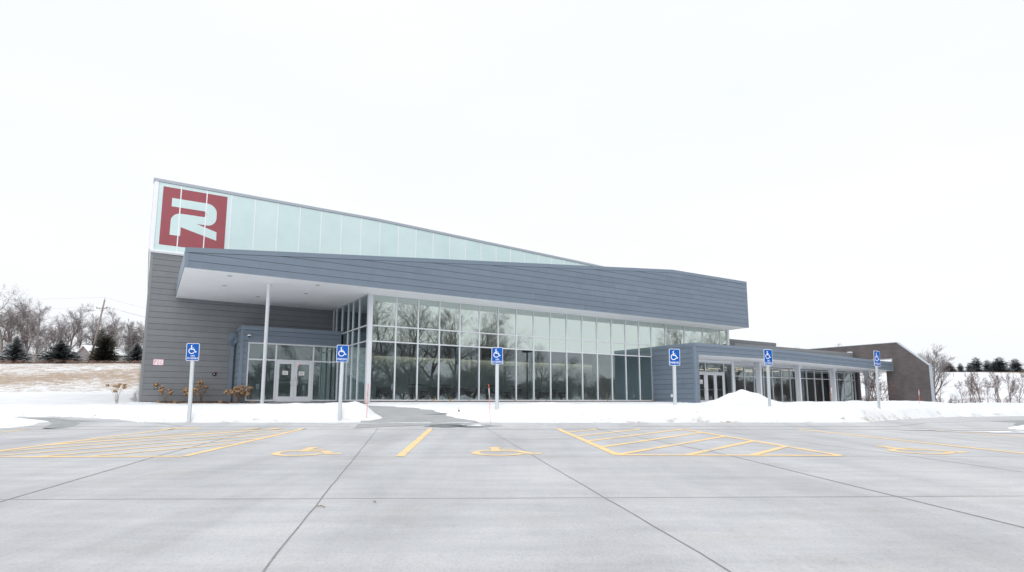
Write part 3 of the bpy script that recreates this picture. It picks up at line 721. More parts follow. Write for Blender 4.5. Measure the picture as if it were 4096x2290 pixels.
# --- first entrance box
mb = MB()
ol = [(4.23, -.1), (9.25, -.1), (9.25, 3.72), (4.23, 3.72)]
for pl in ([(4.17, -.05), (4.37, -.05), (4.37, 3.14), (4.17, 3.14)], [(4.17, 3.16), (9.26, 3.16), (9.26, 3.72), (4.17, 3.72)], [(9.15, -.05), (9.26, -.05), (9.26, 3.14), (9.15, 3.14)]): planks(mb, pl, -.09, .325, front(VD), gap=.018)
planks(mb, [(VD + .02, -.05), (VW - .02, -.05), (VW - .02, 3.72), (VD + .02, 3.72)], -.09, .325, leftside(4.05), gap=.018)
mb.box((4.052, VD + .001, -.3), (4.37, VW - .02, 3.76), L, 1); mb.box((4.37, VD + .001, 3.14), (9.26, VW - .02, 3.76), L, 1); mb.box((9.16, VD + .001, -.3), (9.26, VD + .3, 3.14), L, 1)
e1 = mb.build('entrance_box', [M['blue'], M['groove'], M['bluea'], M['blueb']], B)
mb = MB(); mb.box((4.0, VD - .05, 3.74), (9.27, VW - .02, 3.95), L); mb.box((4.02, VD - .03, -.1), (4.16, VD + .1, 3.735), L); mb.box((4.285, VD - .026, -.1), (4.365, VD - .0, 3.13), L); mb.box((4.366, VD - .026, 3.10), (9.14, VD + .0, 3.165), L)
mb.build('entrance_trim', M['bluetrim'], e1)
mb = MB()                                   # downspout with conductor head
mb.prism([L(3.62, VW - .02, 3.62), L(4.0, VW - .02, 3.62), L(4.0, VW - .02, 3.2), L(3.9, VW - .02, 3.02), L(3.72, VW - .02, 3.02), L(3.62, VW - .02, 3.2)], [L(3.62, VW - .36, 3.62), L(4.0, VW - .36, 3.62), L(4.0, VW - .36, 3.2), L(3.9, VW - .25, 3.02), L(3.72, VW - .25, 3.02), L(3.62, VW - .36, 3.2)])
mb.box((3.73, VW - .19, -.05), (3.92, VW - .05, 3.03), L); mb.box((3.60, VW - .38, 3.62), (4.02, VW - .02, 3.68), L)
mb.build('downspout', M['bluetrim'], B)
def storefront(name, plane, u0, u1, zb, zt, vert, horiz, par, zt_of=None, w=.05):
    """white aluminium frame: verticals, horizontals (u0,u1,z)"""
    mb = MB(); a, b = plane - .02, plane + .10
    for u in vert: mb.box((u - w / 2, a, zb), (u + w / 2, b, zt), L)
    for h0, h1, z in horiz: mb.box((h0 + w / 2 + .001, a + .004, z - w / 2), (h1 - w / 2 - .001, b - .004, z + w / 2), L)
    return mb.build(name, M['alu'], par)
def door(name, u0, u1, zb, zt, plane, par, hinge, handle=True, lock=False, bar=True):
    st = .155 if u1 - u0 > .8 else .12
    mb = MB(); a, b = plane - .012, plane + .035
    mb.box((u0, a, zb), (u0 + st, b, zt), L); mb.box((u1 - st, a, zb), (u1, b, zt), L)
    mb.box((u0 + st, a + .001, zb), (u1 - st, b - .001, zb + .27), L); mb.box((u0 + st, a + .001, zt - .15), (u1 - st, b - .001, zt), L)
    d_ = mb.build(name, M['alu'], par)
    g = MB(); g.box((u0 + st - .01, plane + .008, zb + .26), (u1 - st + .01, plane + .016, zt - .14), L); g.build('pane', M['dglass'], d_)
    if bar:
        g = MB(); g.box((u0 + st, plane + .05, zb + 1.01), (u1 - st, plane + .09, zb + 1.07), L); g.build('push_bar', M['alu'], d_)
    hu = (u1 - .06) if hinge == 'l' else (u0 + .06); sg = 1 if hinge == 'l' else -1
    if handle:
        P = [L(hu, plane - .01, zb + 1.16), L(hu - sg * .03, plane - .06, zb + 1.18), L(hu - sg * .11, plane - .075, zb + 1.15), L(hu - sg * .12, plane - .075, zb + 1.02), L(hu - sg * .11, plane - .075, zb + .90), L(hu - sg * .03, plane - .06, zb + .87), L(hu, plane - .01, zb + .89)]
        g = MB(); g.tube(P, .013, 8); g.build('handle', M['chrome'], d_)
    if lock:
        g = MB(); g.box((hu - .02, plane - .025, zb + 1.24), (hu + .025, plane - .011, zb + 1.36), L); g.build('lock_plate', M['chrome'], d_)
    return d_
fr1 = storefront('storefront_frame', VD + .03, 4.37, 9.15, .0, 3.10, (4.42, 5.80, 7.76, 9.12), ((4.42, 5.80, .03), (7.76, 9.12, .03), (4.42, 5.80, 2.19), (5.80, 7.76, 2.19), (7.76, 9.12, 2.19), (4.42, 5.80, 3.06), (5.80, 7.76, 3.06), (7.76, 9.12, 3.06)), B, w=.075)
G = MB(); G.box((4.44, VD + .055, .05), (5.78, VD + .065, 3.05), L); G.box((5.82, VD + .055, 2.2), (7.74, VD + .065, 3.05), L); G.box((7.78, VD + .055, .05), (9.1, VD + .065, 3.05), L); G.build('storefront_glass', M['dglass'], fr1)
door('entrance_door', 5.845, 6.776, -.03, 2.148, VD + .03, B, 'l'); door('entrance_door', 6.784, 7.715, -.03, 2.148, VD + .03, B, 'r', lock=True)
g = MB(); g.box((6.95, VD + .02, 1.95), (7.0, VD + .036, 1.99), L); g.build('door_sensor', M['ledred'], B)
mb = MB(); mb.box((4.4, VD + .15, -.2), (9.15, VW + .0, -.012), L); mb.build('vestibule_floor', M['floor'], B)
mb = MB(); mb.box((5.3, VW - .2, 0), (9.15, VW - .1, 3.1), L); mb.box((4.38, VD + 1.2, 0), (5.3, VW - .1, 3.1), L); mb.build('vestibule_wall', M['back'], B)

# --- right wing: entrance block, long canopy, glazing
def dz(u): return 0 if u < 38 else -.33 * (u - 38) / 17
WT, WB = 3.70, 2.95
mb = MB()
planks(mb, [(VE + .03, -.6), (VG - .03, -.6), (VG - .03, WT - .2), (VE + .03, WT - .2)], -.52, .325, leftside(29.42), gap=.02)
mb.box((29.421, VE + .025, -.6), (29.6, VG - .02, WT - .05), L, 1)
wall_e2 = mb.build('entrance_side_wall', [M['blue'], M['groove'], M['bluea'], M['blueb']], B)
mb = MB()
bnd = [29.55, 33.2, 36.9, 40.6, 44.2, 47.9, 51.5, 56.6]; rowz = [(2.955, 3.155), (3.172, 3.395), (3.407, 3.50)]
for a, b in zip(bnd, bnd[1:]):
    for z0, z1 in rowz:
        if a < 30: pass
        c = [L(a + .003, VE, z0 + dz(a)), L(b - .003, VE, z0 + dz(b)), L(b - .003, VE + .02, z0 + dz(b)), L(a + .003, VE + .02, z0 + dz(a)), L(a + .003, VE, z1 + dz(a)), L(b - .003, VE, z1 + dz(b)), L(b - .003, VE + .02, z1 + dz(b)), L(a + .003, VE + .02, z1 + dz(a))]
        mb.hexa(c)
    mb.hexa([L(a, VE + .021, WB + dz(a)), L(b, VE + .021, WB + dz(b)), L(b, VE + .2, WB + dz(b)), L(a, VE + .2, WB + dz(a)), L(a, VE + .021, WT - .03 + dz(a)), L(b, VE + .021, WT - .03 + dz(b)), L(b, VE + .2, WT - .03 + dz(b)), L(a, VE + .2, WT - .03 + dz(a))], 1)
planks(mb, [(29.55, -.6), (29.72, -.6), (29.72, 2.94), (29.55, 2.94)], -.52, .325, front(VE + .02), gap=.016)
mb.box((29.602, VE + .021, -.6), (29.72, VE + .5, 2.93), L, 1)
wf = mb.build('wing_fascia', [M['blue'], M['groove'], M['bluea'], M['blueb']], B)
mb = MB()
for a, b in zip(bnd, bnd[1:]):
    a0 = 29.38 if a < 30 else a
    mb.hexa([L(a0 + .002, VE - .02, 3.51 + dz(a)), L(b - .002, VE - .02, 3.51 + dz(b)), L(b - .002, VE + .25, 3.51 + dz(b)), L(a0 + .002, VE + .25, 3.51 + dz(a)), L(a0 + .002, VE - .02, WT + .01 + dz(a)), L(b - .002, VE - .02, WT + .01 + dz(b)), L(b - .002, VE + .25, WT + .01 + dz(b)), L(a0 + .002, VE + .25, WT + .01 + dz(a))])
mb.box((29.38, VE + .255, WT - .19), (29.6, VG - .03, WT + .008), L); mb.box((29.39, VE - .015, -.6), (29.545, VE + .12, 3.505), L)
mb.box((29.72, VE - .006, -.6), (29.80, VE + .5, 2.93), L)
mb.box((29.37, VG - .12, -.6), (29.46, VG - .03, WT - .2), L)
mb.build('wing_coping', M['bluetrim'], B)
mb = MB()
for a, b in zip(bnd, bnd[1:]):
    e = .15
    mb.hexa([L(a, VE + .03, WB - .02 + dz(a) + .0), L(b, VE + .03, WB - .02 + dz(b)), L(b, 28.1, WB - .02 + dz(b)), L(a, 28.1, WB - .02 + dz(a)), L(a, VE + .03, WB - .002 + dz(a)), L(b, VE + .03, WB - .002 + dz(b)), L(b, 28.1, WB - .002 + dz(b)), L(a, 28.1, WB - .002 + dz(a))])
mb.build('wing_soffit', M['soffit'], B)
mb = MB(); mb.box((29.6, VE + .26, 3.05), (40, 46, 3.4), L); mb.box((40, VE + .26, 2.98), (54.9, 46, 3.15), L); mb.box((37.85, 33, 3.4), (40, 46, 4.2), L); mb.build('wing_roof', M['roof'], B)
mb = MB(); planks(mb, [(37.86, 3.2), (44.7, 3.2), (44.7, 4.62), (37.86, 4.62)], 3.0, .33, front(29.0), gap=.02); mb.box((37.86, 29.001, 3.2), (44.7, 33, 4.64), L)
planks(mb, [(37.86, 3.2), (54.9, 3.2), (54.9, 4.16), (37.86, 4.16)], 2.88, .33, front(27.97), gap=.02); mb.box((37.86, 27.971, 3.2), (54.9, 28.2, 4.2), L)
mb.box((37.84, 27.93, 4.17), (54.93, 28.25, 4.40), L); mb.box((37.84, 28.97, 4.63), (44.74, 33.05, 4.86), L)
mb.box((54.7, 27.96, 2.9), (54.93, 34, 4.16), L)
up = mb.build('upper_parapet', [M['gray'], M['groove'], M['graya'], M['grayb']], B)
for u in (38.7, 43.75, 48.8, 54.35):
    mb = MB(); t = WB - .025 + dz(u); v0 = 26.45
    mb.box((u - .09, v0, -.3), (u + .09, v0 + .38, t - .34), L)
    if u < 54: mb.prism([L(u - .10, v0 - .0, t - .34), L(u + .10, v0, t - .34), L(u + .36, v0, t - .17), L(u + .36, v0, t), L(u - .10, v0, t)], [L(u - .10, v0 + .48, t - .34), L(u + .10, v0 + .48, t - .34), L(u + .36, v0 + .48, t - .17), L(u + .36, v0 + .48, t), L(u - .10, v0 + .48, t)])
    else: mb.box((u - .10, v0, t - .34), (u + .10, v0 + .48, t), L)
    mb.build('wing_column', M['alu'], B)
E2 = 27.6
fr2 = storefront('storefront_frame', E2, 32.9, 37.0, -.3, 2.80, (32.95, 33.92, 35.95), ((32.95, 33.92, 2.06), (33.92, 35.95, 2.06), (32.95, 33.92, 2.77), (33.92, 35.95, 2.77), (35.95, 36.85, 2.77)), B, w=.08)
mb = MB(); mb.box((36.86, E2 - .06, -.3), (37.06, 28.05, 2.93), L); mb.box((30, E2 - .018, 2.811), (36.85, E2 + .08, 2.925), L); mb.box((29.8, E2 - .02, -.3), (32.9, E2 + .1, 2.81), L); mb.build('storefront_jamb', M['white'], B)
G = MB(); G.box((32.96, E2 + .03, 2.07), (35.94, E2 + .04, 2.76), L); G.box((35.96, E2 + .03, -.1), (36.86, E2 + .04, 2.76), L); G.build('storefront_glass', M['dglass'], fr2)
door('wing_door', 32.995, 33.875, -.22, 2.015, E2, B, 'l'); door('wing_door', 33.965, 34.93, -.22, 2.015, E2, B, 'l', lock=True); door('wing_door', 34.94, 35.905, -.22, 2.015, E2, B, 'r', handle=False)
mb = MB(); add2d(mb, text2d('21220', .62, .17), lambda x, y: L(35.05 + x, E2 + .024, 2.22 + y)); mb.build('street_number', M['signwhite'], fr2)
mb = MB(); wv = 27.95; ms = [37.12 + .53] + [37.65 + 1.19 * k for k in range(1, 15)] + [54.85]; F = MB()
ms = [37.12] + ms
for u in ms: F.box((u - .028, wv - .02, -.25), (u + .028, wv + .1, 2.66 + dz(u) * .3), L)
for a, b in zip(ms, ms[1:]):
    for z0, z1 in ((1.85, 1.91), (-.25, -.18), (2.6 + dz(b) * .3, 2.655 + dz(b) * .3)): F.box((a + .029, wv - .016, z0), (b - .029, wv + .096, z1), L)
F.box((37.08, wv - .012, 2.67), (54.88, wv + .09, 2.93), L, 0)
wg = F.build('wing_glazing', M['alu'], B)
G = MB(); G.box((37.13, wv + .03, -.2), (54.84, wv + .04, 2.64), L); G.build('wing_glass', M['glass'], wg)
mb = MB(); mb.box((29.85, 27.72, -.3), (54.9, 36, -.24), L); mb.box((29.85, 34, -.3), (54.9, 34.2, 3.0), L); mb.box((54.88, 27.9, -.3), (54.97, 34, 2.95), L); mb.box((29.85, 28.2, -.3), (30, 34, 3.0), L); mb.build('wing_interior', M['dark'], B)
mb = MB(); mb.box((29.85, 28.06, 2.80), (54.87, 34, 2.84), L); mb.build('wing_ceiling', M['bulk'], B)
for v in (29.0, 30.6, 32.2):
    for a in (38.0, 41.5, 45.0):
        mb = MB(); mb.box((a, v, 2.58), (a + 2.4, v + .09, 2.62), L); mb.build('light_bar', M['bar'], B)
for u in (39.4, 43.9, 48.6):
    mb = MB(); mb.box((u, 30.4, -.24), (u + .4, 30.8, 2.8), L); mb.build('interior_column', M['seat2'], B)

# --- snow on the wing canopy
mb = MB()
for k in range(14):
    a = 52.2 + k * .3; h0, h1 = [.06 + .10 * max(0, nz(x_, 3, 1.1)) + .14 * sst(54.0, 54.9, x_) for x_ in (a, a + .3)]
    mb.hexa([L(a, VE + .02, WT + .012 + dz(a)), L(a + .3, VE + .02, WT + .012 + dz(a)), L(a + .3, VE + 1.3, WT - .1 + dz(a)), L(a, VE + 1.3, WT - .1 + dz(a)), L(a, VE + .08, WT + h0 * .6 + dz(a)), L(a + .3, VE + .08, WT + h1 * .6 + dz(a)), L(a + .3, VE + 1.2, WT + h1 * 1.4 + dz(a)), L(a, VE + 1.2, WT + h0 * 1.4 + dz(a))])
mb.box((54.45, 27.95, 4.405), (54.85, 28.25, 4.50), L)
tag(mb.build('roof_snow', M['snowcap'], None, L(54, VE + .6, 3.4)), 'strip of snow on the far end of the long low canopy', 'snow')

# --- dark brick fin wall at the far end
P = [(21.98, -1), (21.98, 2.93), (24.29, 5.05), (46, 5.05), (46, -1), (27.75, -1), (27.75, 3.66), (24.71, 3.66), (24.71, 2.60), (25.29, 2.60), (25.29, -1)]
W = root('brick_wall', 'tall dark brown brick wall with a sloped top edge, the long canopy running through it', 'wall', L(55, 22, -.5), math.pi / 2 - AZ)
mb = MB(); mb.prism([L(55, v, z) for v, z in P], [L(55.42, v, z) for v, z in P]); mb.build('brick_face', M['brick'], W)
mb = MB()
for (v0, z0), (v1, z1) in (((21.98, -1), (21.98, 2.93)), ((21.98, 2.93), (24.29, 5.05)), ((24.29, 5.05), (46, 5.05))):
    dv, dz_ = v1 - v0, z1 - z0; l = math.hypot(dv, dz_); nv, nz_ = -dz_ / l * .05, dv / l * .05
    if nz_ < 0: nv, nz_ = -nv, -nz_
    if dv == 0: nv, nz_ = -.05, 0
    mb.prism([L(54.985, v0 + nv * .04, z0 + nz_ * .04), L(54.985, v1 + nv * .04, z1 + nz_ * .04), L(54.985, v1 + nv, z1 + nz_), L(54.985, v0 + nv, z0 + nz_)], [L(55.45, v0 + nv * .04, z0 + nz_ * .04), L(55.45, v1 + nv * .04, z1 + nz_ * .04), L(55.45, v1 + nv, z1 + nz_), L(55.45, v0 + nv, z0 + nz_)])
mb.build('coping', M['roofedge'], W)
mb = MB(); mb.box((54.97, 24.70, 2.6), (55.0, 24.76, 3.72), L); mb.box((54.97, 24.76, 3.62), (55.0, 27.7, 3.72), L); mb.build('slot_trim', M['graytrim'], W)

# ------------------------------------------------------------------ accessible parking signs
def plate_T(c, A, tilt=0):         # plate axes: right = direction of azimuth A, up = z, out = towards the lot
    rt = Vector((math.sin(A), math.cos(A), 0)); out = Vector((rt.y, -rt.x, 0)); up = Vector((0, 0, 1))
    upt = (up * math.cos(tilt) + rt * math.sin(tilt)); rtt = (rt * math.cos(tilt) - up * math.sin(tilt))
    return lambda x, y, o: Vector(c) + rtt * x + upt * y + out * o
def rrect(w_, h_, r, n=5):
    return arc(w_ / 2 - r, h_ / 2 - r, r, r, 0, 90, n) + arc(-w_ / 2 + r, h_ / 2 - r, r, r, 90, 180, n) + arc(-w_ / 2 + r, -h_ / 2 + r, r, r, 180, 270, n) + arc(w_ / 2 - r, -h_ / 2 + r, r, r, 270, 360, n)
def parking_sign(pc, pb, dist, A, lines, label):
    r0 = ray(*pc); c = r0 * (dist / r0.y); rb = ray(*pb); b = rb * (dist / rb.y)
    lean = math.atan2(c.x - b.x, c.z - b.z)
    S = root('parking_sign', label, 'parking sign', (b.x, b.y, b.z - .3), 0, 'accessible parking signs along the snow bank')
    T = plate_T(c, R(A), lean)
    mb = MB()                       # U-channel post
    top = c.z + .19
    bt = lambda x, o, z: T(x, z - c.z, o)
    for x0, x1, o0, o1 in ((-.030, .030, -.012, -.007), (-.033, -.027, -.045, -.0071), (.027, .033, -.045, -.0071), (-.048, -.0331, -.045, -.040), (.0331, .048, -.045, -.040)):
        z0 = b.z - .35; mb.hexa([bt(x0, o0, z0), bt(x1, o0, z0), bt(x1, o1, z0), bt(x0, o1, z0), bt(x0, o0, top), bt(x1, o0, top), bt(x1, o1, top), bt(x0, o1, top)])
    mb.build('post', M['galv'], S)
    mb = MB(); q = rrect(.305, .457, .032); mb.prism([T(x, y, -.006) for x, y in q], [T(x, y, -.002) for x, y in q])
    pl = mb.build('plate', M['signwhite'], S)
    mb = MB(); q = rrect(.283, .435, .026); mb.prism([T(x, y, -.001) for x, y in q], [T(x, y, .001) for x, y in q]); mb.build('blue_field', M['signblue'], pl)
    mb = MB(); k = .20 if len(lines) == 2 else .215; cy_ = .065 if len(lines) == 2 else .045
    for p in wheelchair(k): mb.poly([T(x - .01, y + cy_, .003) for x, y in p])
    mb.build('access_symbol', M['signwhite'], pl)
    mb = MB()
    if len(lines) == 2:
        add2d(mb, text2d('VAN', .093, .047), lambda x, y: T(x, y - .100, .003)); add2d(mb, text2d('ACCESSIBLE', .262, .047), lambda x, y: T(x, y - .163, .003))
    else: add2d(mb, text2d('PARKING', .250, .056), lambda x, y: T(x, y - .150, .003))
    mb.build('lettering', M['signwhite'], pl)
    for yy in (.19, -.19):
        mb = MB(); mb.lathe((0, 0, 0), [(.008, .001), (.008, .004), (.004, .006)], 8, lambda x, y, z, yy=yy: T(x, y + yy, z)); mb.build('bolt', M['galv'], pl)
VA, PK = ['VAN', 'ACCESSIBLE'], ['PARKING']
parking_sign((771, 1408.9), (757, 1634), 15.0, 72, VA, 'blue van accessible sign in front of the gray siding wall')
parking_sign((1370, 1415), (1359.6, 1640), 15.2, 76, PK, 'blue wheelchair parking sign in front of the glass corner by the double doors')
parking_sign((1988.9, 1424), (1987.7, 1641), 15.5, 89, VA, 'blue van accessible sign in front of the big lobby window')
parking_sign((2698.3, 1429.6), (2702.7, 1650), 15.8, 86, PK, 'blue wheelchair parking sign in front of the blue-gray siding of the second entrance')
parking_sign((3073, 1430), (3083, 1648), 16.6, 70, VA, 'blue van accessible sign beside the snow pile and the low canopy')
parking_sign((3508.6, 1435.5), (3517.7, 1645), 17.0, 62, PK, 'blue wheelchair parking sign in front of the dark brick wall, seen most from the side')

# small pale sign backs far right
for px, top, bot, dd, w_, lb in ((3829, 1557, 1612, 36, .28, 'small pale sign back on a post among the bare saplings, nearer the brick wall'), (3972, 1553, 1614, 40, .34, 'small pale sign back on a post among the bare saplings, farther right')):
    x, y = at(px, dd); zt_ = -(top - 1605) / 2300 * dd; S = root('small_sign', lb, 'sign', (x, y, -.6), 0, 'pale sign backs among the saplings')
    mb = MB(); mb.tube([(x, y, -.8), (x, y, zt_)], .025, 6); mb.build('post', M['galv'], S)
    mb = MB(); mb.box((x - w_ / 2, y - .035, zt_ - .42), (x + w_ / 2, y - .027, zt_)); mb.build('plate', M['signback'], S)

# ------------------------------------------------------------------ things fixed to the walls
Tf = lambda x, y, o: L(.43 + x, VW - .032 - o, 1.99 + y)
S = root('wall_sign', 'small white FDC sign with red letters on the gray siding', 'sign', L(.43, VW - .04, 1.83), math.pi / 2 - AZ)
mb = MB(); q = rrect(.47, .31, .035); mb.prism([Tf(x, y, 0) for x, y in q], [Tf(x, y, .006) for x, y in q]); mb.build('border', M['pink'], S)
mb = MB(); q = rrect(.40, .25, .03); mb.prism([Tf(x, y, .007) for x, y in q], [Tf(x, y, .010) for x, y in q]); mb.build('plate', M['signwhite'], S)
mb = MB()
for ch, x0 in (('F', -.125), ('D', 0), ('C', .125)): add2d(mb, text2d(ch, .090, .175), lambda x, y, x0=x0: Tf(x + x0, y, .013))
mb.build('lettering', M['signred'], S)
S = root('fire_connection', 'recessed brass fire department connection low in the gray wall', 'fire connection', L(.42, VW - .04, .62), math.pi / 2 - AZ)
mb = MB()
for a, b in (((.28, .60), (.30, .94)), ((.54, .60), (.56, .94))): mb.box((a[0], VW - .05, a[1]), (b[0], VW - .023, b[1]), L)
for z0, z1 in ((.60, .62), (.92, .94)): mb.box((.301, VW - .049, z0), (.539, VW - .024, z1), L)
mb.box((.301, VW - .032, .621), (.539, VW - .0225, .919), L, 1); mb.build('recess_box', [M['graytrim'], M['bulk']], S)
mb = MB(); mb.lathe((0, 0, 0), [(.085, 0), (.09, .03), (.06, .045), (.055, .09), (.03, .095)], 16, lambda x, y, z: L(.42 + x, VW - .033 - z, .835 + y)); mb.build('inlet', M['brass'], S)
mb = MB(); mb.lathe((0, 0, 0), [(.03, 0), (.03, .05), (.012, .07)], 10, lambda x, y, z: L(.415 + x, VW - .033 - z, .68 + y)); mb.build('drain_valve', M['chrome'], S)
S = root('alarm_horn', 'small black and red alarm bell on the gray wall behind the van accessible sign', 'alarm', L(3.05, VW - .04, 1.4), math.pi / 2 - AZ)
mb = MB(); mb.lathe((0, 0, 0), [(.10, 0), (.105, .03), (.09, .07), (.04, .09)], 18, lambda x, y, z: L(3.05 + x, VW - .023 - z, 1.45 + y)); mb.build('bell', M['black'], S)
mb = MB(); mb.box((3.02, VW - .13, 1.50), (3.08, VW - .09, 1.53), L); mb.build('strobe', M['signred'], S)
mb = MB(); mb.box((3.0, VW - .125, 1.42), (3.06, VW - .11, 1.44), L); mb.build('label_plate', M['signwhite'], S)
S = root('security_camera', 'white dome security camera above the first entrance doors', 'security camera', L(4.40, VD - .03, 3.40), math.pi / 2 - AZ)
mb = MB(); mb.lathe((0, 0, 0), [(.085, .075), (.09, .07), (.09, .02), (.085, .015)], 18, lambda x, y, z: L(4.40 + x, VD - .125 + y, 3.39 + z)); mb.box((4.36, VD - .05, 3.42), (4.44, VD - .023, 3.48), L); mb.build('housing', M['white'], S)
mb = MB(); mb.lathe((0, 0, 0), [(.02, -.05), (.05, -.035), (.06, .0), (.06, .014)], 16, lambda x, y, z: L(4.40 + x, VD - .125 + y, 3.39 + z)); mb.build('dome', M['black'], S)
S = root('wall_outlet', 'small pale outlet cover low on the blue-gray side wall', 'outlet', L(29.39, 26.7, .3), math.pi / 2 - AZ)
mb = MB(); mb.prism([L(29.397, 26.64, .25), L(29.397, 26.8, .25), L(29.397, 26.8, .45), L(29.397, 26.64, .45)], [L(29.34, 26.66, .26), L(29.34, 26.78, .26), L(29.34, 26.78, .42), L(29.34, 26.66, .42)]); mb.build('cover', M['signback'], S)
for u0, u1, z0, pl_, lb in ((6.17, 6.46, 1.41, VD + .03, 'white paper notice on the left door of the first entrance'), (7.01, 7.31, 1.40, VD + .03, 'white paper notice on the right door of the first entrance'), (33.28, 33.58, 1.22, E2, 'white paper notice on the single door of the second entrance')):
    S = root('paper_notice', lb, 'notice', L(u0, pl_, z0), math.pi / 2 - AZ, 'paper notices on the doors')
    mb = MB(); mb.box((u0, pl_ + .003, z0), (u1, pl_ + .0065, z0 + .21 + (.08 if u0 > 30 else 0)), L); mb.build('sheet', M['paper'], S)
    mb = MB()
    for k in range(4): mb.box((u0 + .05, pl_ + .0005, z0 + .15 - k * .035), (u1 - .05 - .02 * (k % 2), pl_ + .002, z0 + .163 - k * .035), L)
    mb.build('print', M['ink'], S)

# ------------------------------------------------------------------ snow stakes and twigs
def stake(pt_, pb_, dist, label, white=True):
    a = ray(*pt_); a *= dist / a.y; b = ray(*pb_); b *= dist / b.y
    S = root('snow_marker', label, 'snow marker', (b.x, b.y, b.z), 0, 'orange snow markers in the bank'); f = lambda t: b + (a - b) * t
    mb = MB(); mb.tube([b - Vector((0, 0, .12)), f(.58)], [.006, .007], 6); mb.build('rod', M['orange'], S)
    mb = MB(); mb.tube([f(.58), f(.88)], .009, 6); mb.build('white_band', M['reflwhite'] if white else M['orange'], S)
    mb = MB(); mb.tube([f(.88), f(1)], .010, 6); mb.build('tip', M['orange'], S)
stake((1473, 1535), (1467, 1656), 15.35, 'thin orange snow marker beside the walk to the first entrance', False)
stake((1955, 1538), (1961, 1671), 15.1, 'orange and white snow marker left of the lobby window van sign')
stake((3325, 1545), (3326, 1612), 27, 'orange and white snow marker in front of the last low canopy column')
stake((3675, 1557), (3678, 1617), 26, 'orange and white snow marker in front of the brick wall')
a = at(1836, 16.2); mb = MB(); zz_ = -(1642 - 1605) / 2300 * 16.2
mb.tube([(a[0], a[1], zz_ - .1), (a[0] + .002, a[1], zz_ + .085)], .007, 6); mb.lathe((a[0], a[1], zz_ - .02), [(.03, 0), (.02, .03), (.008, .04)], 8)
tag(mb.build('ground_stake', M['bark'], None, (a[0], a[1], zz_)), 'tiny brown stake poking out of the snow left of the middle sign', 'stake')
for (ax, ay), (bx, by), lb in (((1264, 2030), (1300, 2034), 'pale curved twig lying on the concrete left of centre'), ((1492, 2011), (1502, 2015), 'short bent twig lying on the concrete near the long joint')):
    x0, y0 = lotp(ax, ay); x1, y1 = lotp(bx, by); mb = MB()
    mb.tube([zs(x0, y0, .008), zs((x0 + x1) / 2, (y0 + y1) / 2 + .03, .012), zs(x1, y1, .008)], [.003, .005, .003], 5)
    tag(mb.build('fallen_twig', M['stem'], None, zs(x0, y0, 0)), lb, 'twig', 'twigs on the concrete')
x0, y0 = at(3365, 15.2); z0 = snow(x0, y0); mb = MB(); mb.tube([(x0 - .05, y0, z0 + .03), (x0 + .05, y0 - .03, z0 + .005)], [.004, .006], 5); mb.tube([(x0, y0, z0 + .02), (x0 + .04, y0, z0 + .05)], .003, 5)
tag(mb.build('fallen_twig', M['bark'], None, (x0, y0, z0)), 'dark twig lying in the snow bank at the right', 'twig', 'twigs on the concrete')

# ------------------------------------------------------------------ plants at the wall
def hydrangea(x, y, z, h, wd, nst, seed, label):
    rr = random.Random(seed); S = root('hydrangea_shrub', label, 'shrub', (x, y, z), 0, 'dry hydrangeas along the gray wall')
    st = MB()
    for k in range(nst):
        a = rr.random() * 6.28; q = rr.random() ** .5 * wd / 2; tx, ty = x + q * math.cos(a), y + q * .6 * math.sin(a); th = h * (.55 + .45 * rr.random()) * (1 - .25 * (q / wd))
        mid = Vector((x + (tx - x) * .35 + rr.uniform(-.03, .03), y + (ty - y) * .35, z + th * .55)); tip = Vector((tx, ty, z + th))
        st.tube([(x + rr.uniform(-.06, .06) * wd, y + rr.uniform(-.05, .05), z - .12), mid, tip], [.006, .005, .003], 4)
        if rr.random() < .5: st.tube([mid, mid + Vector((rr.uniform(-.15, .15), rr.uniform(-.1, .1), rr.uniform(.08, .25)))], [.004, .002], 3)
        if rr.random() < .78:
            r = rr.uniform(.075, .12); hd = MB()
            for j in range(80):
                dv = Vector((rr.gauss(0, 1), rr.gauss(0, 1), rr.gauss(0, 1))).normalized(); p = tip + Vector((dv.x * r, dv.y * r, dv.z * r * .75)) * rr.uniform(.6, 1)
                t1 = dv.orthogonal().normalized(); t2 = dv.cross(t1); s = rr.uniform(.016, .032); ro = rr.random() * 3
                e1_, e2_ = t1 * math.cos(ro) + t2 * math.sin(ro) + dv * rr.uniform(-.5, .5), t2 * math.cos(ro) - t1 * math.sin(ro)
                hd.poly([p + e1_ * s, p + e2_ * s, p - e1_ * s, p - e2_ * s])
            hd.build('flower_head', M['petal'], S)
    st.build('stems', M['stem'], S)
for u, v, h, wd, n, lb in ((-1.15, 33.3, 1.15, 1.0, 11, 'sparse dry hydrangea left of the building corner against the field'), (.85, 34.0, .85, .7, 14, 'small dry hydrangea below the FDC sign'), (1.95, 33.9, .78, .9, 24, 'dry hydrangea behind the van accessible sign post'), (2.45, 34.2, 1.2, .6, 16, 'tall thin dry hydrangea just right of the van accessible sign post'), (4.0, 32.5, 1.05, 1.35, 44, 'fullest dry hydrangea at the corner of the first entrance')):
    p = L(u, v, 0); hydrangea(p.x, p.y, snow(p.x, p.y) - .02, h, wd, n, int(u * 100), lb)
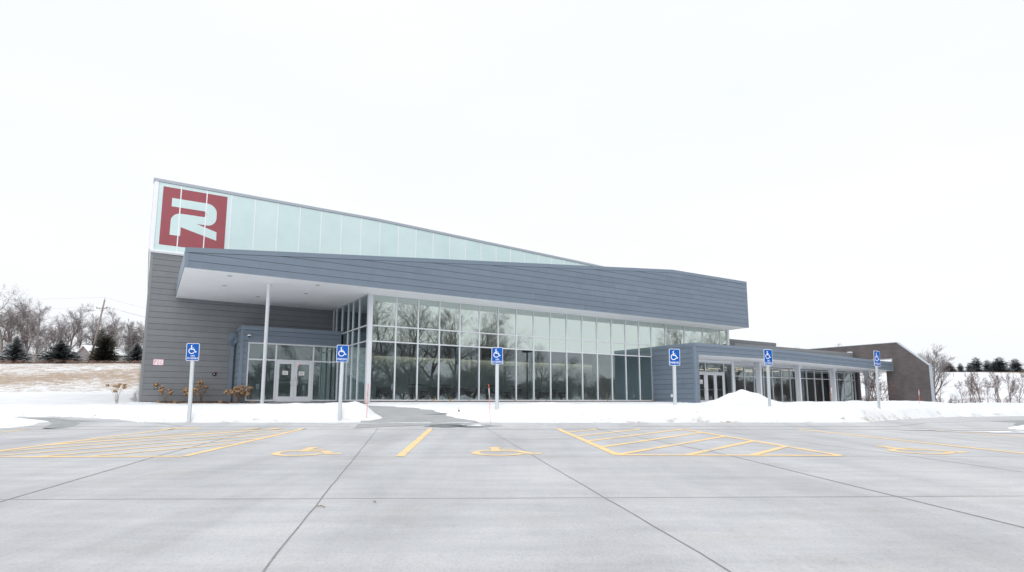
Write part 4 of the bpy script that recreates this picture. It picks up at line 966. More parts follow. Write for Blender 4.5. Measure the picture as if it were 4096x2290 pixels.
def tuft(x, y, z, h, n, seed, name, m):
    rr = random.Random(seed); mb = MB()
    for k in range(n):
        a = rr.random() * 6.28; l = h * rr.uniform(.5, 1); sp = rr.uniform(.1, .7); b = Vector((x + rr.uniform(-.05, .05), y + rr.uniform(-.05, .05), z - .03))
        dd = Vector((math.cos(a) * sp, math.sin(a) * sp, 1)).normalized(); s = Vector((-math.sin(a), math.cos(a), 0)) * .005
        m1 = b + dd * l * .6; m2 = m1 + (dd + Vector((math.cos(a), math.sin(a), -.5)) * .5).normalized() * l * .4
        mb.poly([b - s, b + s, m1 + s * .7, m1 - s * .7]); mb.poly([m1 - s * .7, m1 + s * .7, m2])
    return mb.build(name, m, None, (x, y, z))
rr = random.Random(5); k = 0
TL = ['first', 'second', 'third', 'fourth', 'fifth', 'sixth', 'seventh', 'eighth', 'ninth', 'tenth', 'eleventh', 'twelfth', 'thirteenth', 'fourteenth', 'fifteenth', 'sixteenth']
for i, px in enumerate((1664, 1735, 1800, 1876, 2060, 2140, 2185, 2310, 2372, 2430, 2475, 2520, 2563, 2610, 2650)):
    r = ray(px, 1605); vv = 28.15 - .25 * rr.random(); q = r * (vv / r.dot(V)); z = -.06
    tag(tuft(q.x, q.y, z, rr.uniform(.18, .42), 26, i, 'grass_tuft', M['straw']), 'dry straw-coloured grass tuft at the foot of the glass front, ' + TL[i] + ' from the left', 'grass tuft', 'dry grass tufts along the glass front')
for i, (px, d_) in enumerate(((632, 28), (700, 27.5), (880, 27.5), (1010, 28))):
    x, y = at(px, d_); tag(tuft(x, y, -.13, .3, 22, 40 + i, 'grass_tuft', M['straw']), 'dry grass tuft in the mulch before the gray wall, ' + TL[i] + ' from the left', 'grass tuft', 'dry grass tufts in the mulch bed')
i = 0
for px in (2535, 2565, 2600, 2770, 2800, 2835, 2850, 2905, 3010, 3030, 3100, 3125, 3440, 3475, 3500, 3540, 3590, 3640):
    dd = next(e for e in [14.5 + .05 * k for k in range(200)] if e - edge((px - 2048) / 2300 * e) > .05); x, y = at(px, dd); mb = MB(); r2 = random.Random(px)
    for j in range(110):
        bx, by = x + r2.gauss(0, .13), y + r2.gauss(0, .03); z = snow(bx, by) + .012; a = r2.random() * 6.28; l = r2.uniform(.04, .10)
        s = Vector((-math.sin(a), math.cos(a), 0)) * .004; b = Vector((bx, by, z - .02)); e = b + Vector((math.cos(a) * l, math.sin(a) * l, r2.uniform(.02, .06)))
        mb.poly([b - s, b + s, e])
    tag(mb.build('grass_patch', M['straw'], None, (x, y, snow(x, y))), 'flattened brown grass showing at the snow edge by the kerb, ' + (TL + ['seventeenth', 'eighteenth'])[i] + ' from the left', 'grass patch', 'brown grass at the snow edge'); i += 1
mb = MB(); r2 = random.Random(9)
for j in range(4200):
    u, v = r2.uniform(.1, 6.2), r2.uniform(30.2, 34.9)
    if r2.random() > mulch(u, v): continue
    p = L(u, v, 0); z = snow(p.x, p.y) + .004; a = r2.random() * 6.28; l = r2.uniform(.02, .06); s = r2.uniform(.006, .015); c, n_ = math.cos(a), math.sin(a)
    t = r2.uniform(-.02, .03); mb.poly([(p.x - c * l - n_ * s, p.y - n_ * l + c * s, z + .01), (p.x + c * l - n_ * s, p.y + n_ * l + c * s, z + .012 + t), (p.x + c * l + n_ * s, p.y + n_ * l - c * s, z + .014 + t), (p.x - c * l + n_ * s, p.y - n_ * l - c * s, z + .012)])
for j in range(2600):
    u, v = r2.uniform(9.7, 29.2), r2.uniform(27.0, 28.35)
    if r2.random() > mulch(u, v) * .8: continue
    p = L(u, v, 0); z = snow(p.x, p.y) + .004; a = r2.random() * 6.28; l = r2.uniform(.02, .07); s = r2.uniform(.005, .012); c, n_ = math.cos(a), math.sin(a)
    t = r2.uniform(-.01, .04); mb.poly([(p.x - c * l - n_ * s, p.y - n_ * l + c * s, z + .005), (p.x + c * l - n_ * s, p.y + n_ * l + c * s, z + .012 + t), (p.x + c * l + n_ * s, p.y + n_ * l - c * s, z + .014 + t), (p.x - c * l + n_ * s, p.y - n_ * l - c * s, z + .008)])
M['chip'] = mat('bark_mulch_chips', (.20, .125, .075), .9, .45, 14)
tag(mb.build('bark_mulch', M['chip'], None, L(3, 33, -.1)), 'brown bark mulch along the foot of the walls', 'mulch', kind='stuff')

# ------------------------------------------------------------------ trees
def bare_tree(seed, h, spread, nlim, twist=.25, fork=.28, levels=4, r0=None, up=.25, dens=1.0, rmin=.006):
    """returns (trunk MB, crown MB) for a leafless tree of height about h, base at the origin"""
    rr = random.Random(seed); T_, C_ = MB(), MB(); r0 = r0 or h * .022
    def grow(p, d_, l, r, lev):
        n = max(3, int(4 + l / h * 8)) if lev < 3 else 3; pts = [p.copy()]; rad = [r]; dirs = [d_.copy()]
        for k in range(n):
            d_ = (d_ + Vector((rr.uniform(-1, 1), rr.uniform(-1, 1), rr.uniform(-1, 1))) * twist * (.35 if lev == 0 else .8) + Vector((0, 0, up * (.25 if lev else .1)))).normalized()
            p = p + d_ * l / n; pts.append(p.copy()); rad.append(r * (1 - .86 * ((k + 1) / n) ** (1.0 if lev else .9))); dirs.append(d_.copy())
        (T_ if lev == 0 else C_).tube(pts, rad, 7 if lev == 0 else 5 if lev == 1 else 3, cap=False)
        if lev >= levels: return
        cnt = {0: nlim, 1: int(7 * dens), 2: int(6 * dens), 3: int(4 * dens)}[lev]
        for c in range(cnt):
            t = fork + (1 - fork) * (c + rr.random()) / cnt if lev == 0 else .2 + .8 * (c + rr.random()) / cnt
            f = t * n; k = min(n - 1, int(f)); q = pts[k].lerp(pts[k + 1], f - k); rq = rad[k] + (rad[k + 1] - rad[k]) * (f - k)
            ang = rr.uniform(.45, .95) * (1.15 - .4 * t if lev == 0 else 1) * spread; az_ = rr.random() * 6.28 + c * 2.4
            o = dirs[k].orthogonal().normalized(); o2 = dirs[k].cross(o)
            nd = (dirs[k] * math.cos(ang) + (o * math.cos(az_) + o2 * math.sin(az_)) * math.sin(ang)).normalized()
            nl = {0: h * rr.uniform(.42, .62) * (1.1 - .55 * t), 1: l * rr.uniform(.35, .6), 2: l * rr.uniform(.4, .65), 3: l * rr.uniform(.4, .7)}[lev] * (1.05 - .3 * t)
            grow(q, nd, nl, max(rmin, min(rq * .72, nl * .03)), lev + 1)
    grow(Vector((0, 0, -.3)), Vector((rr.uniform(-.08, .08), rr.uniform(-.08, .08), 1)).normalized(), h * .80, r0, 0)
    return T_, C_
PROTO = {}
def tree_proto(key, bark, **k):
    T_, C_ = bare_tree(**k); PROTO[key] = (T_.mesh('trunk', M[bark]), C_.mesh('crown', M[bark]))
tree_proto('big', 'bark', seed=3, h=14, spread=1.0, nlim=12, fork=.2, dens=1.4, rmin=.007, r0=.24)
tree_proto('broad', 'bark', seed=8, h=13, spread=1.2, nlim=11, fork=.16, dens=1.4, twist=.36, rmin=.007, r0=.24)
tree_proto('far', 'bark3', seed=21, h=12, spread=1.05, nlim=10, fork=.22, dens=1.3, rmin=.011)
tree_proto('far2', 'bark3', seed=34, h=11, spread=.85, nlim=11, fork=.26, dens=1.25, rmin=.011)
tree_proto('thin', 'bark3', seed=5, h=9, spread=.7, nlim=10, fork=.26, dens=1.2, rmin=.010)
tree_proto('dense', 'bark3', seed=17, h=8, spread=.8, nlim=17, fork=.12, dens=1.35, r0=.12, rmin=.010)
tree_proto('sapling', 'bark2', seed=9, h=4, spread=.62, nlim=9, fork=.2, dens=1.05, r0=.05, rmin=.006)
tree_proto('sapling2', 'bark2', seed=14, h=4, spread=.8, nlim=8, fork=.12, dens=1.05, r0=.045, twist=.35, rmin=.006)
tree_proto('scrub', 'bark2', seed=23, h=5, spread=1.15, nlim=8, fork=.08, dens=1.0, r0=.085, twist=.5, rmin=.007)
def shrub_proto():
    C_, T_ = MB(), MB(); rr = random.Random(77)
    for s in range(9):
        a = rr.random() * 6.28; p = Vector((math.cos(a) * .25, math.sin(a) * .25, -.2)); d_ = Vector((math.cos(a) * .5, math.sin(a) * .5, 1)).normalized(); pts = [p.copy()]
        for k in range(5): d_ = (d_ + Vector((rr.uniform(-1, 1), rr.uniform(-1, 1), rr.uniform(-.2, .6))) * .22).normalized(); p = p + d_ * .42; pts.append(p.copy())
        T_.tube(pts, [.018, .015, .012, .009, .006, .004], 4, cap=False)
        for c in range(16):
            k = rr.randrange(1, 5); q = pts[k]; e = Vector((rr.uniform(-1, 1), rr.uniform(-1, 1), rr.uniform(.1, 1))).normalized(); m_ = q + e * rr.uniform(.2, .4); C_.tube([q, m_, m_ + (e + Vector((rr.uniform(-.6, .6), rr.uniform(-.6, .6), .3))).normalized() * rr.uniform(.15, .4)], [.006, .005, .003], 3, cap=False)
            for w_ in range(3): C_.tube([m_, m_ + Vector((rr.uniform(-.3, .3), rr.uniform(-.3, .3), rr.uniform(.0, .35)))], [.004, .002], 3, cap=False)
    PROTO['weeds'] = (T_.mesh('stems', M['weed']), C_.mesh('twigs', M['weed'])); HT['weeds'] = 2.3
    PROTO['shrub'] = (T_.mesh('stems', M['bark2']), C_.mesh('twigs', M['bark2']))
HT = dict(big=14, broad=13, far=12, far2=11, thin=9, dense=8, sapling=4, sapling2=4, scrub=5, shrub=2.3)
shrub_proto()
def plant(key, x, y, h, label, cat='tree', group=None, z=None, rz=0, name='bare_tree', wide=1.0, lean=0):
    z = snow(x, y) if z is None else z
    S = root(name, label, cat, (x, y, z - .05), rz, group); k = h / HT[key]; S.scale = (k * wide, k * wide, k); S.rotation_euler = (0, lean, rz)
    for me in PROTO[key]:
        o = bpy.data.objects.new(me.name.split('.')[0], me); COL.objects.link(o); o.parent = S
    return S
# hill on the left: photo column, distance, top row
def top2h(x, y, dist, row): return max(1.0, -(row - 1605) / 2300 * dist - snow(x, y))
GL = 'bare trees on the left hill'
for px, dd, row, key, rz, wd, lb in (
    (-10, 112, 1130, 'broad', .3, 1.0, 'tallest bare tree, cut by the left edge of the photo'), (62, 118, 1225, 'far', 1.2, .9, 'bare tree with dark limbs behind the leftmost snowy spruce'),
    (95, 120, 1240, 'far2', 2.6, 1.1, 'bare upright tree between the leftmost spruces, farther back'), (125, 115, 1235, 'far', 4.0, 1.0, 'broad bare tree with a dark trunk left of the utility pole'),
    (190, 124, 1300, 'dense', 1.0, 1.1, 'dense dark bare thicket tree behind the second snowy spruce'), (248, 118, 1250, 'far2', 5.2, 1.2, 'wide bare tree just left of the utility pole'),
    (300, 128, 1290, 'far', 3.3, .8, 'thin bare tree right behind the utility pole foot'), (335, 128, 1290, 'thin', .9, 1.1, 'slim bare tree right of the utility pole'),
    (450, 122, 1270, 'far2', 2.2, .9, 'tall bare tree behind the brown-green spruce'), (512, 118, 1305, 'dense', 4.4, 1.0, 'dense gray bare tree near the building corner'),
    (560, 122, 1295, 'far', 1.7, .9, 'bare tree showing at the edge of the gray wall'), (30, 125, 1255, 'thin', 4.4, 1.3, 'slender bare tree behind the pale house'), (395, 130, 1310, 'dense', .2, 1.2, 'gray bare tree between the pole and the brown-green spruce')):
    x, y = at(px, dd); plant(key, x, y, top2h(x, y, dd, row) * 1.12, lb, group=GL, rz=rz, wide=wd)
x, y = at(127, 98); plant('dense', x, y, top2h(x, y, 98, 1345), 'young pinkish bare tree standing in front of the spruces', group=GL, rz=2, wide=.9, name='bare_sapling')

# conifers
def conifer_proto(key, h, rad, needle, snowy, seed, ragged=.2, power=.9, tiers=30):
    rr = random.Random(seed); C_, S_, T_ = MB(), MB(), MB()
    T_.tube([(0, 0, -.4), (0, 0, h * .5), (0, 0, h * .97)], [h * .022, h * .014, .01], 6)
    for i in range(tiers):
        t = (i + .3) / tiers; z = h * (.03 + .95 * t); rl = rad * (1 - t) ** power * (1 + ragged * rr.uniform(-1, .6)) + .04 * h * (1 - t)
        nb = max(5, int(15 * (1 - t) ** .6 + 3))
        for b in range(nb):
            a = 6.283 * (b + rr.random()) / nb; ln = rl * rr.uniform(.72, 1.08); dirv = Vector((math.cos(a), math.sin(a), 0)); sd = Vector((-math.sin(a), math.cos(a), 0))
            droop = -.28 * (1 - t) + .10; P0 = Vector((0, 0, z))
            ns = max(4, int(ln / h * 34))
            for s in range(ns):
                f = (s + .6) / ns; c = P0 + dirv * ln * f + Vector((0, 0, ln * (droop * f + .16 * f * f))); w_ = ln * .30 * (1.12 - f) + .045 * h * .35; l_ = ln / ns * 1.7
                for sgn in (-1, 1):
                    q = c + sd * sgn * w_ * rr.uniform(.6, 1.1) + dirv * l_ * rr.uniform(.3, 1) + Vector((0, 0, -w_ * rr.uniform(.05, .55)))
                    e = dirv * l_ * .5; C_.poly([c - e * .6, c + e, q + e * .55, q - e * .25])
                if snowy and rr.random() < snowy * (.45 + .8 * f) and f > .3:
                    u_ = c + Vector((0, 0, .012 * h)); ww = w_ * rr.uniform(.55, .9); e = dirv * l_ * .7
                    S_.poly([u_ - sd * ww - e * .4 - Vector((0, 0, ww * .35)), u_ - e, u_ + e, u_ - sd * ww + e * .7 - Vector((0, 0, ww * .35))], 0, True); S_.poly([u_ - e, u_ + sd * ww - e * .4 - Vector((0, 0, ww * .35)), u_ + sd * ww + e * .7 - Vector((0, 0, ww * .35)), u_ + e], 0, True)
    out = [T_.mesh('trunk', M['bark']), C_.mesh('needles', M[needle])]
    if snowy: out.append(S_.mesh('snow_load', M['snowcap']))
    PROTO[key] = out; HT[key] = h
conifer_proto('spruce', 5, 2.1, 'spruce', .9, 2)
conifer_proto('spruce2', 5, 2.0, 'spruce', .8, 12, ragged=.3)
conifer_proto('cedar', 5, 1.75, 'cedar', .02, 6, ragged=.15, power=.62)
conifer_proto('pine', 6, 1.6, 'spruce', .05, 31, ragged=.55, power=.55, tiers=22)
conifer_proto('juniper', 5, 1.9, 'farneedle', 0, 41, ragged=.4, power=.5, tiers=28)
GC = 'conifers on the left hill'
for px, dd, row, key, rz, wd, lb in ((40, 100, 1340, 'spruce', 0, 1.2, 'snow-dusted blue spruce at the left edge'), (222, 100, 1356, 'spruce2', 1.3, 1.9, 'wide snow-dusted blue spruce left of the utility pole'),
    (400, 101, 1328, 'cedar', 2.2, 1.3, 'brown-green spruce without snow right of the utility pole'), (530, 102, 1366, 'spruce', 4.0, 1.45, 'small snow-dusted spruce near the gray wall'),
    (382, 118, 1308, 'pine', 2, 1.1, 'dark ragged evergreen behind the brown-green spruce'), (425, 119, 1318, 'pine', 4.7, .7, 'dark thin evergreen farther right behind the brown-green spruce'), (512, 119, 1300, 'pine', .6, 1.1, 'dark evergreen with a ragged top behind the small spruce'), (275, 104, 1400, 'spruce2', .7, 1.0, 'low evergreen tucked between the wide spruce and the shed')):
    x, y = at(px, dd); plant(key, x, y, top2h(x, y, dd, row), lb, group=GC, rz=rz, wide=wd, name='conifer')
GR = 'evergreens on the right ridge'
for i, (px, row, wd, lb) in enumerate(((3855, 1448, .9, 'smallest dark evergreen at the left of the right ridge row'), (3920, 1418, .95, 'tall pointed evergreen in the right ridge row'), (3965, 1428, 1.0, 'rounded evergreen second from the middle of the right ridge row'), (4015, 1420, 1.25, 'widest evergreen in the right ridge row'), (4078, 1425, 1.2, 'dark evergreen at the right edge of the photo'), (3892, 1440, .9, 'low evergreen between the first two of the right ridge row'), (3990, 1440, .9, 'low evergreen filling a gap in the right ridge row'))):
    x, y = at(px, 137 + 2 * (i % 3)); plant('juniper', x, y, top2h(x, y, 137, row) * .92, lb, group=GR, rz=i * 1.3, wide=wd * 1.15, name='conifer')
x, y = at(3805, 133); S = plant('cedar', x, y, top2h(x, y, 133, 1446), 'squat brown leafy tree on the ridge left of the evergreens', rz=.5, wide=1.9, name='brown_tree')
for o in S.children:
    if o.name.startswith('needles'): o.data = o.data.copy(); o.data.materials[0] = M['brush']

# bare trees and brush at the right
GB = 'bare trees and saplings on the right'
for px, dd, row, key, rz, wd, ln, lb in ((3735, 52, 1385, 'thin', .4, 1.25, .06, 'forked bare tree leaning out from behind the brick wall'), (3768, 50, 1440, 'scrub', 2.2, .9, .30, 'low bare tree bending to the right of the brick wall'), (3712, 55, 1420, 'thin', 4.1, 1.1, 0, 'bare tree half hidden by the edge of the brick wall'),
    (3928, 58, 1466, 'sapling', .3, .9, 0, 'straight reddish sapling in the middle of the right slope'), (3885, 60, 1500, 'sapling', 1.5, .8, 0, 'thin sapling left of the straight one'), (3900, 62, 1510, 'sapling2', 2.5, .8, .05, 'thin sapling just behind the straight one'), (3845, 57, 1520, 'sapling2', 3.1, 1.0, .12, 'leaning sapling nearest the brick wall side'),
    (3985, 60, 1490, 'sapling', 4.2, .9, 0, 'slim sapling right of the straight one'), (4010, 57, 1480, 'sapling2', .9, .9, -.05, 'branched sapling near the right edge'), (4040, 60, 1484, 'sapling', 2.0, .9, .02, 'tall thin sapling second from the right edge'), (4075, 58, 1476, 'sapling2', 5.0, 1.0, .06, 'sapling at the right edge of the photo'), (3955, 64, 1515, 'sapling2', 5.8, .9, 0, 'faint sapling behind the slope fence'),
    (3470, 50, 1470, 'scrub', 1.1, .9, .1, 'bare tree seen under the canopy beside the pier'), (3495, 52, 1470, 'sapling2', 2.9, 1.1, 0, 'bare tree seen in the middle of the gap under the canopy'), (3535, 48, 1490, 'scrub', 5.1, .9, .25, 'bare tree leaning against the brick jamb under the canopy'), (3480, 60, 1440, 'sapling', 3.9, 1.2, 0, 'upright bare tree farther back under the canopy'),
    (3228, 75, 1398, 'far2', 1.0, .7, 0, 'bare treetop poking above the low roof, left one'), (3360, 80, 1388, 'far2', 3.0, .9, 0, 'bare treetops poking above the brick wall')):
    x, y = at(px, dd); z = snow(x, y) - .1; plant(key, x, y, -(row - 1605) / 2300 * dd - z, lb, group=GB, z=z, rz=rz, wide=wd * (1.0 if key != 'scrub' else 1.05), lean=ln)
rr = random.Random(3)
for i in range(23):
    px = 3450 + i * 8 if i < 9 else 3745 + (i - 9) * 25 + rr.uniform(-10, 10); dd = rr.uniform(46, 60); x, y = at(px, dd)
    side = 'under the canopy beside the brick wall' if i < 9 else 'at the foot of the right slope'
    plant('shrub', x, y, rr.uniform(.6, 1.4), 'low reddish bare shrub among many ' + side, 'shrub', 'bare shrubs ' + side, rz=rr.random() * 6, name='bare_shrub', wide=.8)
# weeds along the hill foot and ridge
GW = 'dry brush along the left ridge'
for i in range(26):
    px = -20 + i * 24 + rr.uniform(-8, 8); dd = rr.uniform(94, 100); x, y = at(px, dd)
    plant('weeds', x, y, rr.uniform(.5, 1.0), 'dry reddish brush among many at the foot of the left trees', 'brush', GW, rz=rr.random() * 6, name='dry_brush', wide=3.0)

# trees across the lot (behind the camera), seen mirrored in the glass
GM = 'bare trees across the lot'
for i, (px, dd, row, key, rz, wd, vp, lb) in enumerate((
    (1500, 76, 1205, 'big', 0, 1.0, VG, 'tallest bare tree mirrored at the left end of the lobby glass'), (1585, 88, 1250, 'broad', 1.0, 1.0, VG, 'bare tree mirrored in the second lobby window bay'), (1650, 80, 1215, 'big', 2.0, 1.05, VG, 'bare tree with heavy forks mirrored in the third lobby window bay'), (1735, 84, 1235, 'broad', 3.2, 1.1, VG, 'wide bare tree mirrored in the fourth lobby window bay'),
    (1800, 78, 1255, 'big', 4.3, 1.0, VG, 'bare tree mirrored in the fifth lobby window bay'), (1880, 86, 1265, 'broad', 5.0, 1.0, VG, 'bare tree mirrored left of the middle van sign'), (1955, 80, 1300, 'big', .8, 1.0, VG, 'bare tree mirrored behind the middle van sign'), (2050, 84, 1375, 'broad', 2.5, 1.1, VG, 'bare tree mirrored right of the middle van sign'),
    (2150, 86, 1410, 'big', 3.6, 1.1, VG, 'lower bare tree mirrored in the middle of the lobby glass'), (2230, 90, 1440, 'broad', 4.9, 1.0, VG, 'last bare tree mirrored before the open reflection of the sky'), (2360, 100, 1500, 'broad', .5, 1.2, VG, 'small round-headed bare tree mirrored low in the lobby glass'),
    (2690, 70, 1352, 'big', 2.2, 1.0, VG, 'bare tree mirrored in the upper right windows, left one'), (2790, 66, 1318, 'broad', 1.2, .9, VG, 'bare tree mirrored in the upper right windows, middle one'), (2875, 66, 1325, 'big', 5.3, .9, VG, 'bare tree mirrored in the upper right windows, right one'), (2960, 62, 1400, 'broad', 2.8, .8, 28.0, 'bare tree mirrored in the wing glass beside the second entrance'), (3060, 60, 1440, 'big', 3.9, .8, 28.0, 'bare tree mirrored in the wing glass behind the fifth sign'), (3180, 60, 1450, 'broad', .2, .8, 28.0, 'bare tree mirrored in the wing glass between the columns'),
    (1215, 74, 1360, 'broad', 1.9, 1.0, VD, 'thick forked bare tree mirrored above the first entrance doors'), (1330, 72, 1380, 'big', 3.0, 1.2, VD, 'bare tree mirrored right of the first entrance doors'), (1060, 80, 1420, 'big', 4.0, 1.0, VD, 'bare tree mirrored left of the first entrance doors'))):
    x, y = mirror(*at(px, dd), vp)
    while math.degrees(math.atan2(x, y)) < 48: dd *= 1.06; x, y = mirror(*at(px, dd), vp)      # keep them out beyond the brick wall, across the lot
    z = -1.2; plant(key, x, y, (-(row - 1605) / 2300 * dd - z) * 1.15, lb, group=GM, z=z, rz=rz, wide=wd)
rr = random.Random(8)
for i in range(64):
    px = 1000 + i * 36 + rr.uniform(-14, 14); dd = rr.uniform(112, 135); x, y = mirror(*at(px, dd), VG)
    if math.degrees(math.atan2(x, y)) < 50: continue
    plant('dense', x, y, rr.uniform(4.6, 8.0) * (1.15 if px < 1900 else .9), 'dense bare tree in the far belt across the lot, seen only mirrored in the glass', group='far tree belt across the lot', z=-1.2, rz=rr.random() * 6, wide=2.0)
# lamp post across the lot
x, y = mirror(*at(2110, 62), VG); S = root('lamp_post', 'parking lot lamp post mirrored in the lobby glass', 'lamp post', (x, y, -1.2))
mb = MB(); mb.tube([(x, y, -1.3), (x, y, 5.2)], [.11, .08], 10); mb.build('pole', M['black'], S); mb = MB(); mb.box((x - .3, y - .5, 5.2), (x + .3, y + .5, 5.42)); mb.build('lamp_head', M['black'], S)

# ------------------------------------------------------------------ utility pole, wires, houses, fence
dd = 103; x, y = at(344, dd); zb = snow(x, y); tx = at(381, dd)[0]; zt_ = -(1197 - 1605) / 2300 * dd
S = root('utility_pole', 'leaning wooden utility pole with one crossarm on the left hill', 'utility pole', (x, y, zb))
pv = lambda t: Vector((x + (tx - x) * t, y, zb + (zt_ - zb) * t)); mb = MB(); mb.tube([pv(-.05), pv(1)], [.19, .13], 10); mb.build('pole', M['wood'], S)
cz = pv(.862); mb = MB(); mb.box((cz.x - 1.0, y - .25, cz.z - .06), (cz.x + 1.0, y - .14, cz.z + .06)); mb.build('crossarm', M['wood'], S)
for sx in (-.6, .6):
    mb = MB(); mb.tube([(cz.x + sx, y - .2, cz.z - .03), pv(.80)], .025, 5); mb.build('brace', M['wood'], S)
for sx in (-.95, .75, .95):
    mb = MB(); mb.lathe((cz.x + sx, y - .2, cz.z + .06), [(.03, 0), (.07, .04), (.04, .1), (.07, .15), (.03, .2)], 8); mb.build('insulator', M['bark'], S)
mb = MB(); mb.tube([pv(.99), pv(.99) + Vector((0, 0, .45))], .03, 5); mb.build('top_pin', M['bark'], S)
ends = ((cz + Vector((-.95, -.2, .26)), -900, 1224, 175, 'left'), (pv(1) + Vector((0, 0, .4)), -900, 1170, 175, 'left'), (pv(1) + Vector((0, 0, .4)), 1100, 1300, 125, 'right'), (cz + Vector((.75, -.2, .26)), 1100, 1330, 125, 'right'), (cz + Vector((.95, -.2, .26)), 1100, 1345, 125, 'right'))
nm = ['lower power line running left from the pole crossarm', 'upper power line running left from the pole top', 'upper power line running right from the pole top', 'power line running right from the crossarm, inner one', 'power line running right from the crossarm, outer one']
for (p0, px, row, d2, side), lb in zip(ends, nm):
    r = ray(px, row); p1 = r * (d2 / r.y); mb = MB(); mb.tube([p0 + (p1 - p0) * t + Vector((0, 0, -1.2 * 4 * t * (1 - t))) for t in [k / 16 for k in range(17)]], .009, 4)
    tag(mb.build('power_line', M['black'], None, p0), lb, 'power line', 'power lines at the left pole')
def house(px, dd, w_, dpt, hw, hr, wall, label, rz=0, name='house', nwin=1, porch=False, dx=0):
    x, y = at(px, dd); z = snow(x, y) - .1; S = root(name, label, 'house' if name == 'house' else 'shed', (x, y, z), rz); c, s = math.cos(rz), math.sin(rz)
    Tt = lambda a, b, h: Vector((x + a * c - b * s, y + a * s + b * c, z + h))
    mb = MB(); mb.prism([Tt(-w_ / 2, 0, -.5), Tt(w_ / 2, 0, -.5), Tt(w_ / 2, 0, hw), Tt(0, 0, hw + hr), Tt(-w_ / 2, 0, hw)], [Tt(-w_ / 2, dpt, -.5), Tt(w_ / 2, dpt, -.5), Tt(w_ / 2, dpt, hw), Tt(0, dpt, hw + hr), Tt(-w_ / 2, dpt, hw)]); mb.build('wall', M[wall], S)
    mb = MB(); o = .35
    for sg in (-1, 1):
        e = hr / (w_ / 2) * o
        mb.prism([Tt(0, -o, hw + hr + .02), Tt(sg * (w_ / 2 + o), -o, hw - e + .02), Tt(sg * (w_ / 2 + o), -o, hw - e + .22), Tt(0, -o, hw + hr + .22)], [Tt(0, dpt + o, hw + hr + .02), Tt(sg * (w_ / 2 + o), dpt + o, hw - e + .02), Tt(sg * (w_ / 2 + o), dpt + o, hw - e + .22), Tt(0, dpt + o, hw + hr + .22)])
    rf = mb.build('roof', M['snowcap'], S)
    for k in range(nwin):
        a = (k - (nwin - 1) / 2) * w_ / max(1, nwin) ; mb = MB(); mb.box((a - .5, -.04, hw * .45), (a + .5, -.002, hw * .45 + 1.0), Tt); mb.build('window', M['house_window'], S)
house(25, 128, 9, 7, 3.4, 1.6, 'wallpale', 'pale house with a snowy roof at the left edge behind the spruce', .5, nwin=2)
house(318, 112, 5.2, 7, 2.6, 1.5, 'wallgray', 'gray gabled shed with a snowy roof left of the utility pole', -.5, 'shed', 0)
mb = MB(); S = root('board_fence', 'weathered gray board fence between the trees left of the building', 'fence', (at(450, 112)[0], 112, snow(*at(450, 112))))
x0 = at(440, 112)[0]; z0 = snow(x0, 112) - .2
for k in range(26): mb.box((x0 + k * .16, 112, z0), (x0 + k * .16 + .145, 112.03, z0 + 1.9 + .03 * (k % 3)))
mb.build('boards', M['wallgray'], S)
for z_ in (.5, 1.5):
    mb = MB(); mb.box((x0, 112.035, z0 + z_), (x0 + 4.2, 112.09, z0 + z_ + .1)); mb.build('rail', M['wallgray'], S)
# wire fence on the right slope
S = root('wire_fence', 'low wire and post fence crossing the snowy right slope', 'fence', (at(3800, 100)[0], 100, snow(*at(3800, 100)))); prev = None
W_ = MB()
for k in range(16):
    px = 3440 + k * 48; x, y = at(px, 108 - .3 * k); z = snow(x, y); mb = MB(); mb.tube([(x, y, z - .2), (x, y, z + 1.0)], .04, 5); mb.build('fence_post', M['bark3'], S)
    if prev:
        for h_ in (.45, .9): W_.tube([prev + Vector((0, 0, h_)), Vector((x, y, z + h_))], .012, 3)
    prev = Vector((x, y, z))
W_.build('fence_wire', M['galv'], S)

# ------------------------------------------------------------------ furniture in the lobby
def lounge(u, v, rz, wd, label, m='seat', m2='seat2'):
    S = root('lounge_chair', label, 'lounge chair', L(u, v, 0), math.pi / 2 - AZ + rz, 'lounge chairs in the lobby'); Mx = WM[S]; T = lambda x, y, z: Mx @ Vector((x, y, z))
    mb = MB(); mb.box((-wd / 2 + .1, -.36, .24), (wd / 2 - .1, .26, .42), T); mb.build('seat', M[m], S)
    mb = MB(); mb.hexa([T(-wd / 2 + .02, .22, .2), T(wd / 2 - .02, .22, .2), T(wd / 2 - .02, .38, .2), T(-wd / 2 + .02, .38, .2), T(-wd / 2 + .06, .34, .80), T(wd / 2 - .06, .34, .80), T(wd / 2 - .06, .46, .80), T(-wd / 2 + .06, .46, .80)]); mb.build('backrest', M[m2], S)
    for sg in (-1, 1):
        mb = MB(); a, b = sorted((sg * wd / 2, sg * (wd / 2 - .09))); mb.box((a, -.34, .2), (b, .22, .60), T); mb.build('armrest', M[m], S)
        mb = MB(); mb.tube([T(sg * (wd / 2 - .1), -.3, .24), T(sg * (wd / 2 - .1), -.3, .02), T(sg * (wd / 2 - .1), .3, .02), T(sg * (wd / 2 - .1), .3, .24)], .014, 6); mb.build('leg', M['chrome'], S)
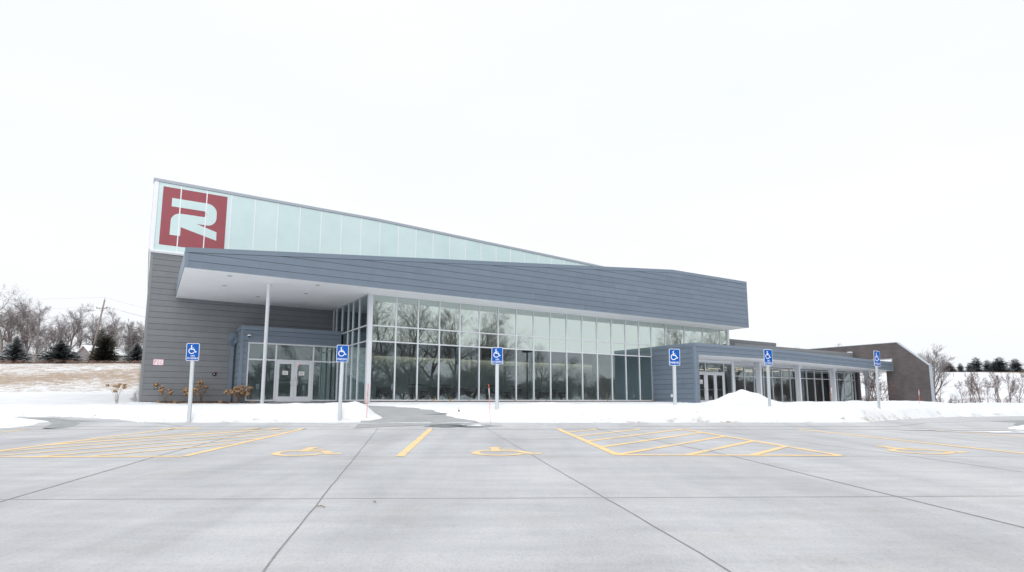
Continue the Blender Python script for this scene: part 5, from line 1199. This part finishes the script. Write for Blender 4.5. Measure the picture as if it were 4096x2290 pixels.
def table(u, v, h, r, label, legs=4):
    S = root('lobby_table', label, 'table', L(u, v, 0), math.pi / 2 - AZ, 'tables in the lobby'); Mx = WM[S]; T = lambda x, y, z: Mx @ Vector((x, y, z))
    mb = MB(); mb.lathe((0, 0, 0), [(r - .02, h - .035), (r, h - .02), (r, h - .005), (r - .01, h)], 24, T); mb.build('tabletop', M['seat'], S)
    for k in range(legs):
        a = 6.283 * (k + .5) / legs; mb = MB(); mb.tube([T(r * .35 * math.cos(a), r * .35 * math.sin(a), h - .035), T(r * .8 * math.cos(a), r * .8 * math.sin(a), 0)], .02, 6); mb.build('leg', M['black'], S)
CH = ((11.75, 32.3, 0, .95, 'wide dark lounge chair in the first lobby window bay'), (13.8, 32.4, .6, .75, 'dark lounge chair turned aside in the second window bay'), (14.5, 32.0, 3.1, .8, 'gray-backed lounge chair in the third window bay'), (15.2, 32.6, -.5, .72, 'dark lounge chair just right of the third bay mullion'), (16.0, 32.3, 3.1, 1.2, 'wide dark settee in the fourth window bay'), (17.4, 32.5, .4, .75, 'dark lounge chair in the fifth window bay'), (18.0, 32.2, 2.6, .75, 'gray-backed lounge chair in the sixth window bay'), (18.75, 32.6, -.3, .8, 'dark lounge chair behind the orange snow marker'), (20.5, 32.3, 3.1, .95, 'gray-backed lounge chair right of the middle van sign'), (22.9, 32.4, .2, .8, 'dark lounge chair right of the second lobby column'), (24.4, 32.6, .2, .8, 'dark lounge chair farthest right in the lobby'))
for c in CH: lounge(*c)
for t in ((12.8, 32.3, .46, .32, 'small low table between the first two lounge chairs'), (14.1, 33.6, 1.02, .42, 'bar-height table behind the third lounge chair'), (16.1, 33.6, 1.02, .42, 'bar-height table behind the wide settee'), (19.5, 33.4, 1.02, .42, 'bar-height table behind the middle van sign'), (21.4, 33.4, 1.02, .42, 'bar-height table near the second lobby column'), (17.0, 32.0, .42, .4, 'low dark table beside the first lobby column')): table(*t)
for u0, u1, lb in ((15.28, 16.05, 'dark wall television seen through the third lobby window bay'), (21.35, 22.4, 'dark wall television seen right of the middle van sign')):
    S = root('television', lb, 'television', L((u0 + u1) / 2, VW - .31, 1.8), math.pi / 2 - AZ, 'televisions on the lobby wall')
    mb = MB(); mb.box((u0, VW - .39, 1.80), (u1, VW - .302, 2.46), L); mb.build('casing', M['black'], S); mb = MB(); mb.box((u0 + .02, VW - .396, 1.83), (u1 - .02, VW - .391, 2.44), L); mb.build('screen', M['house_window'], S)
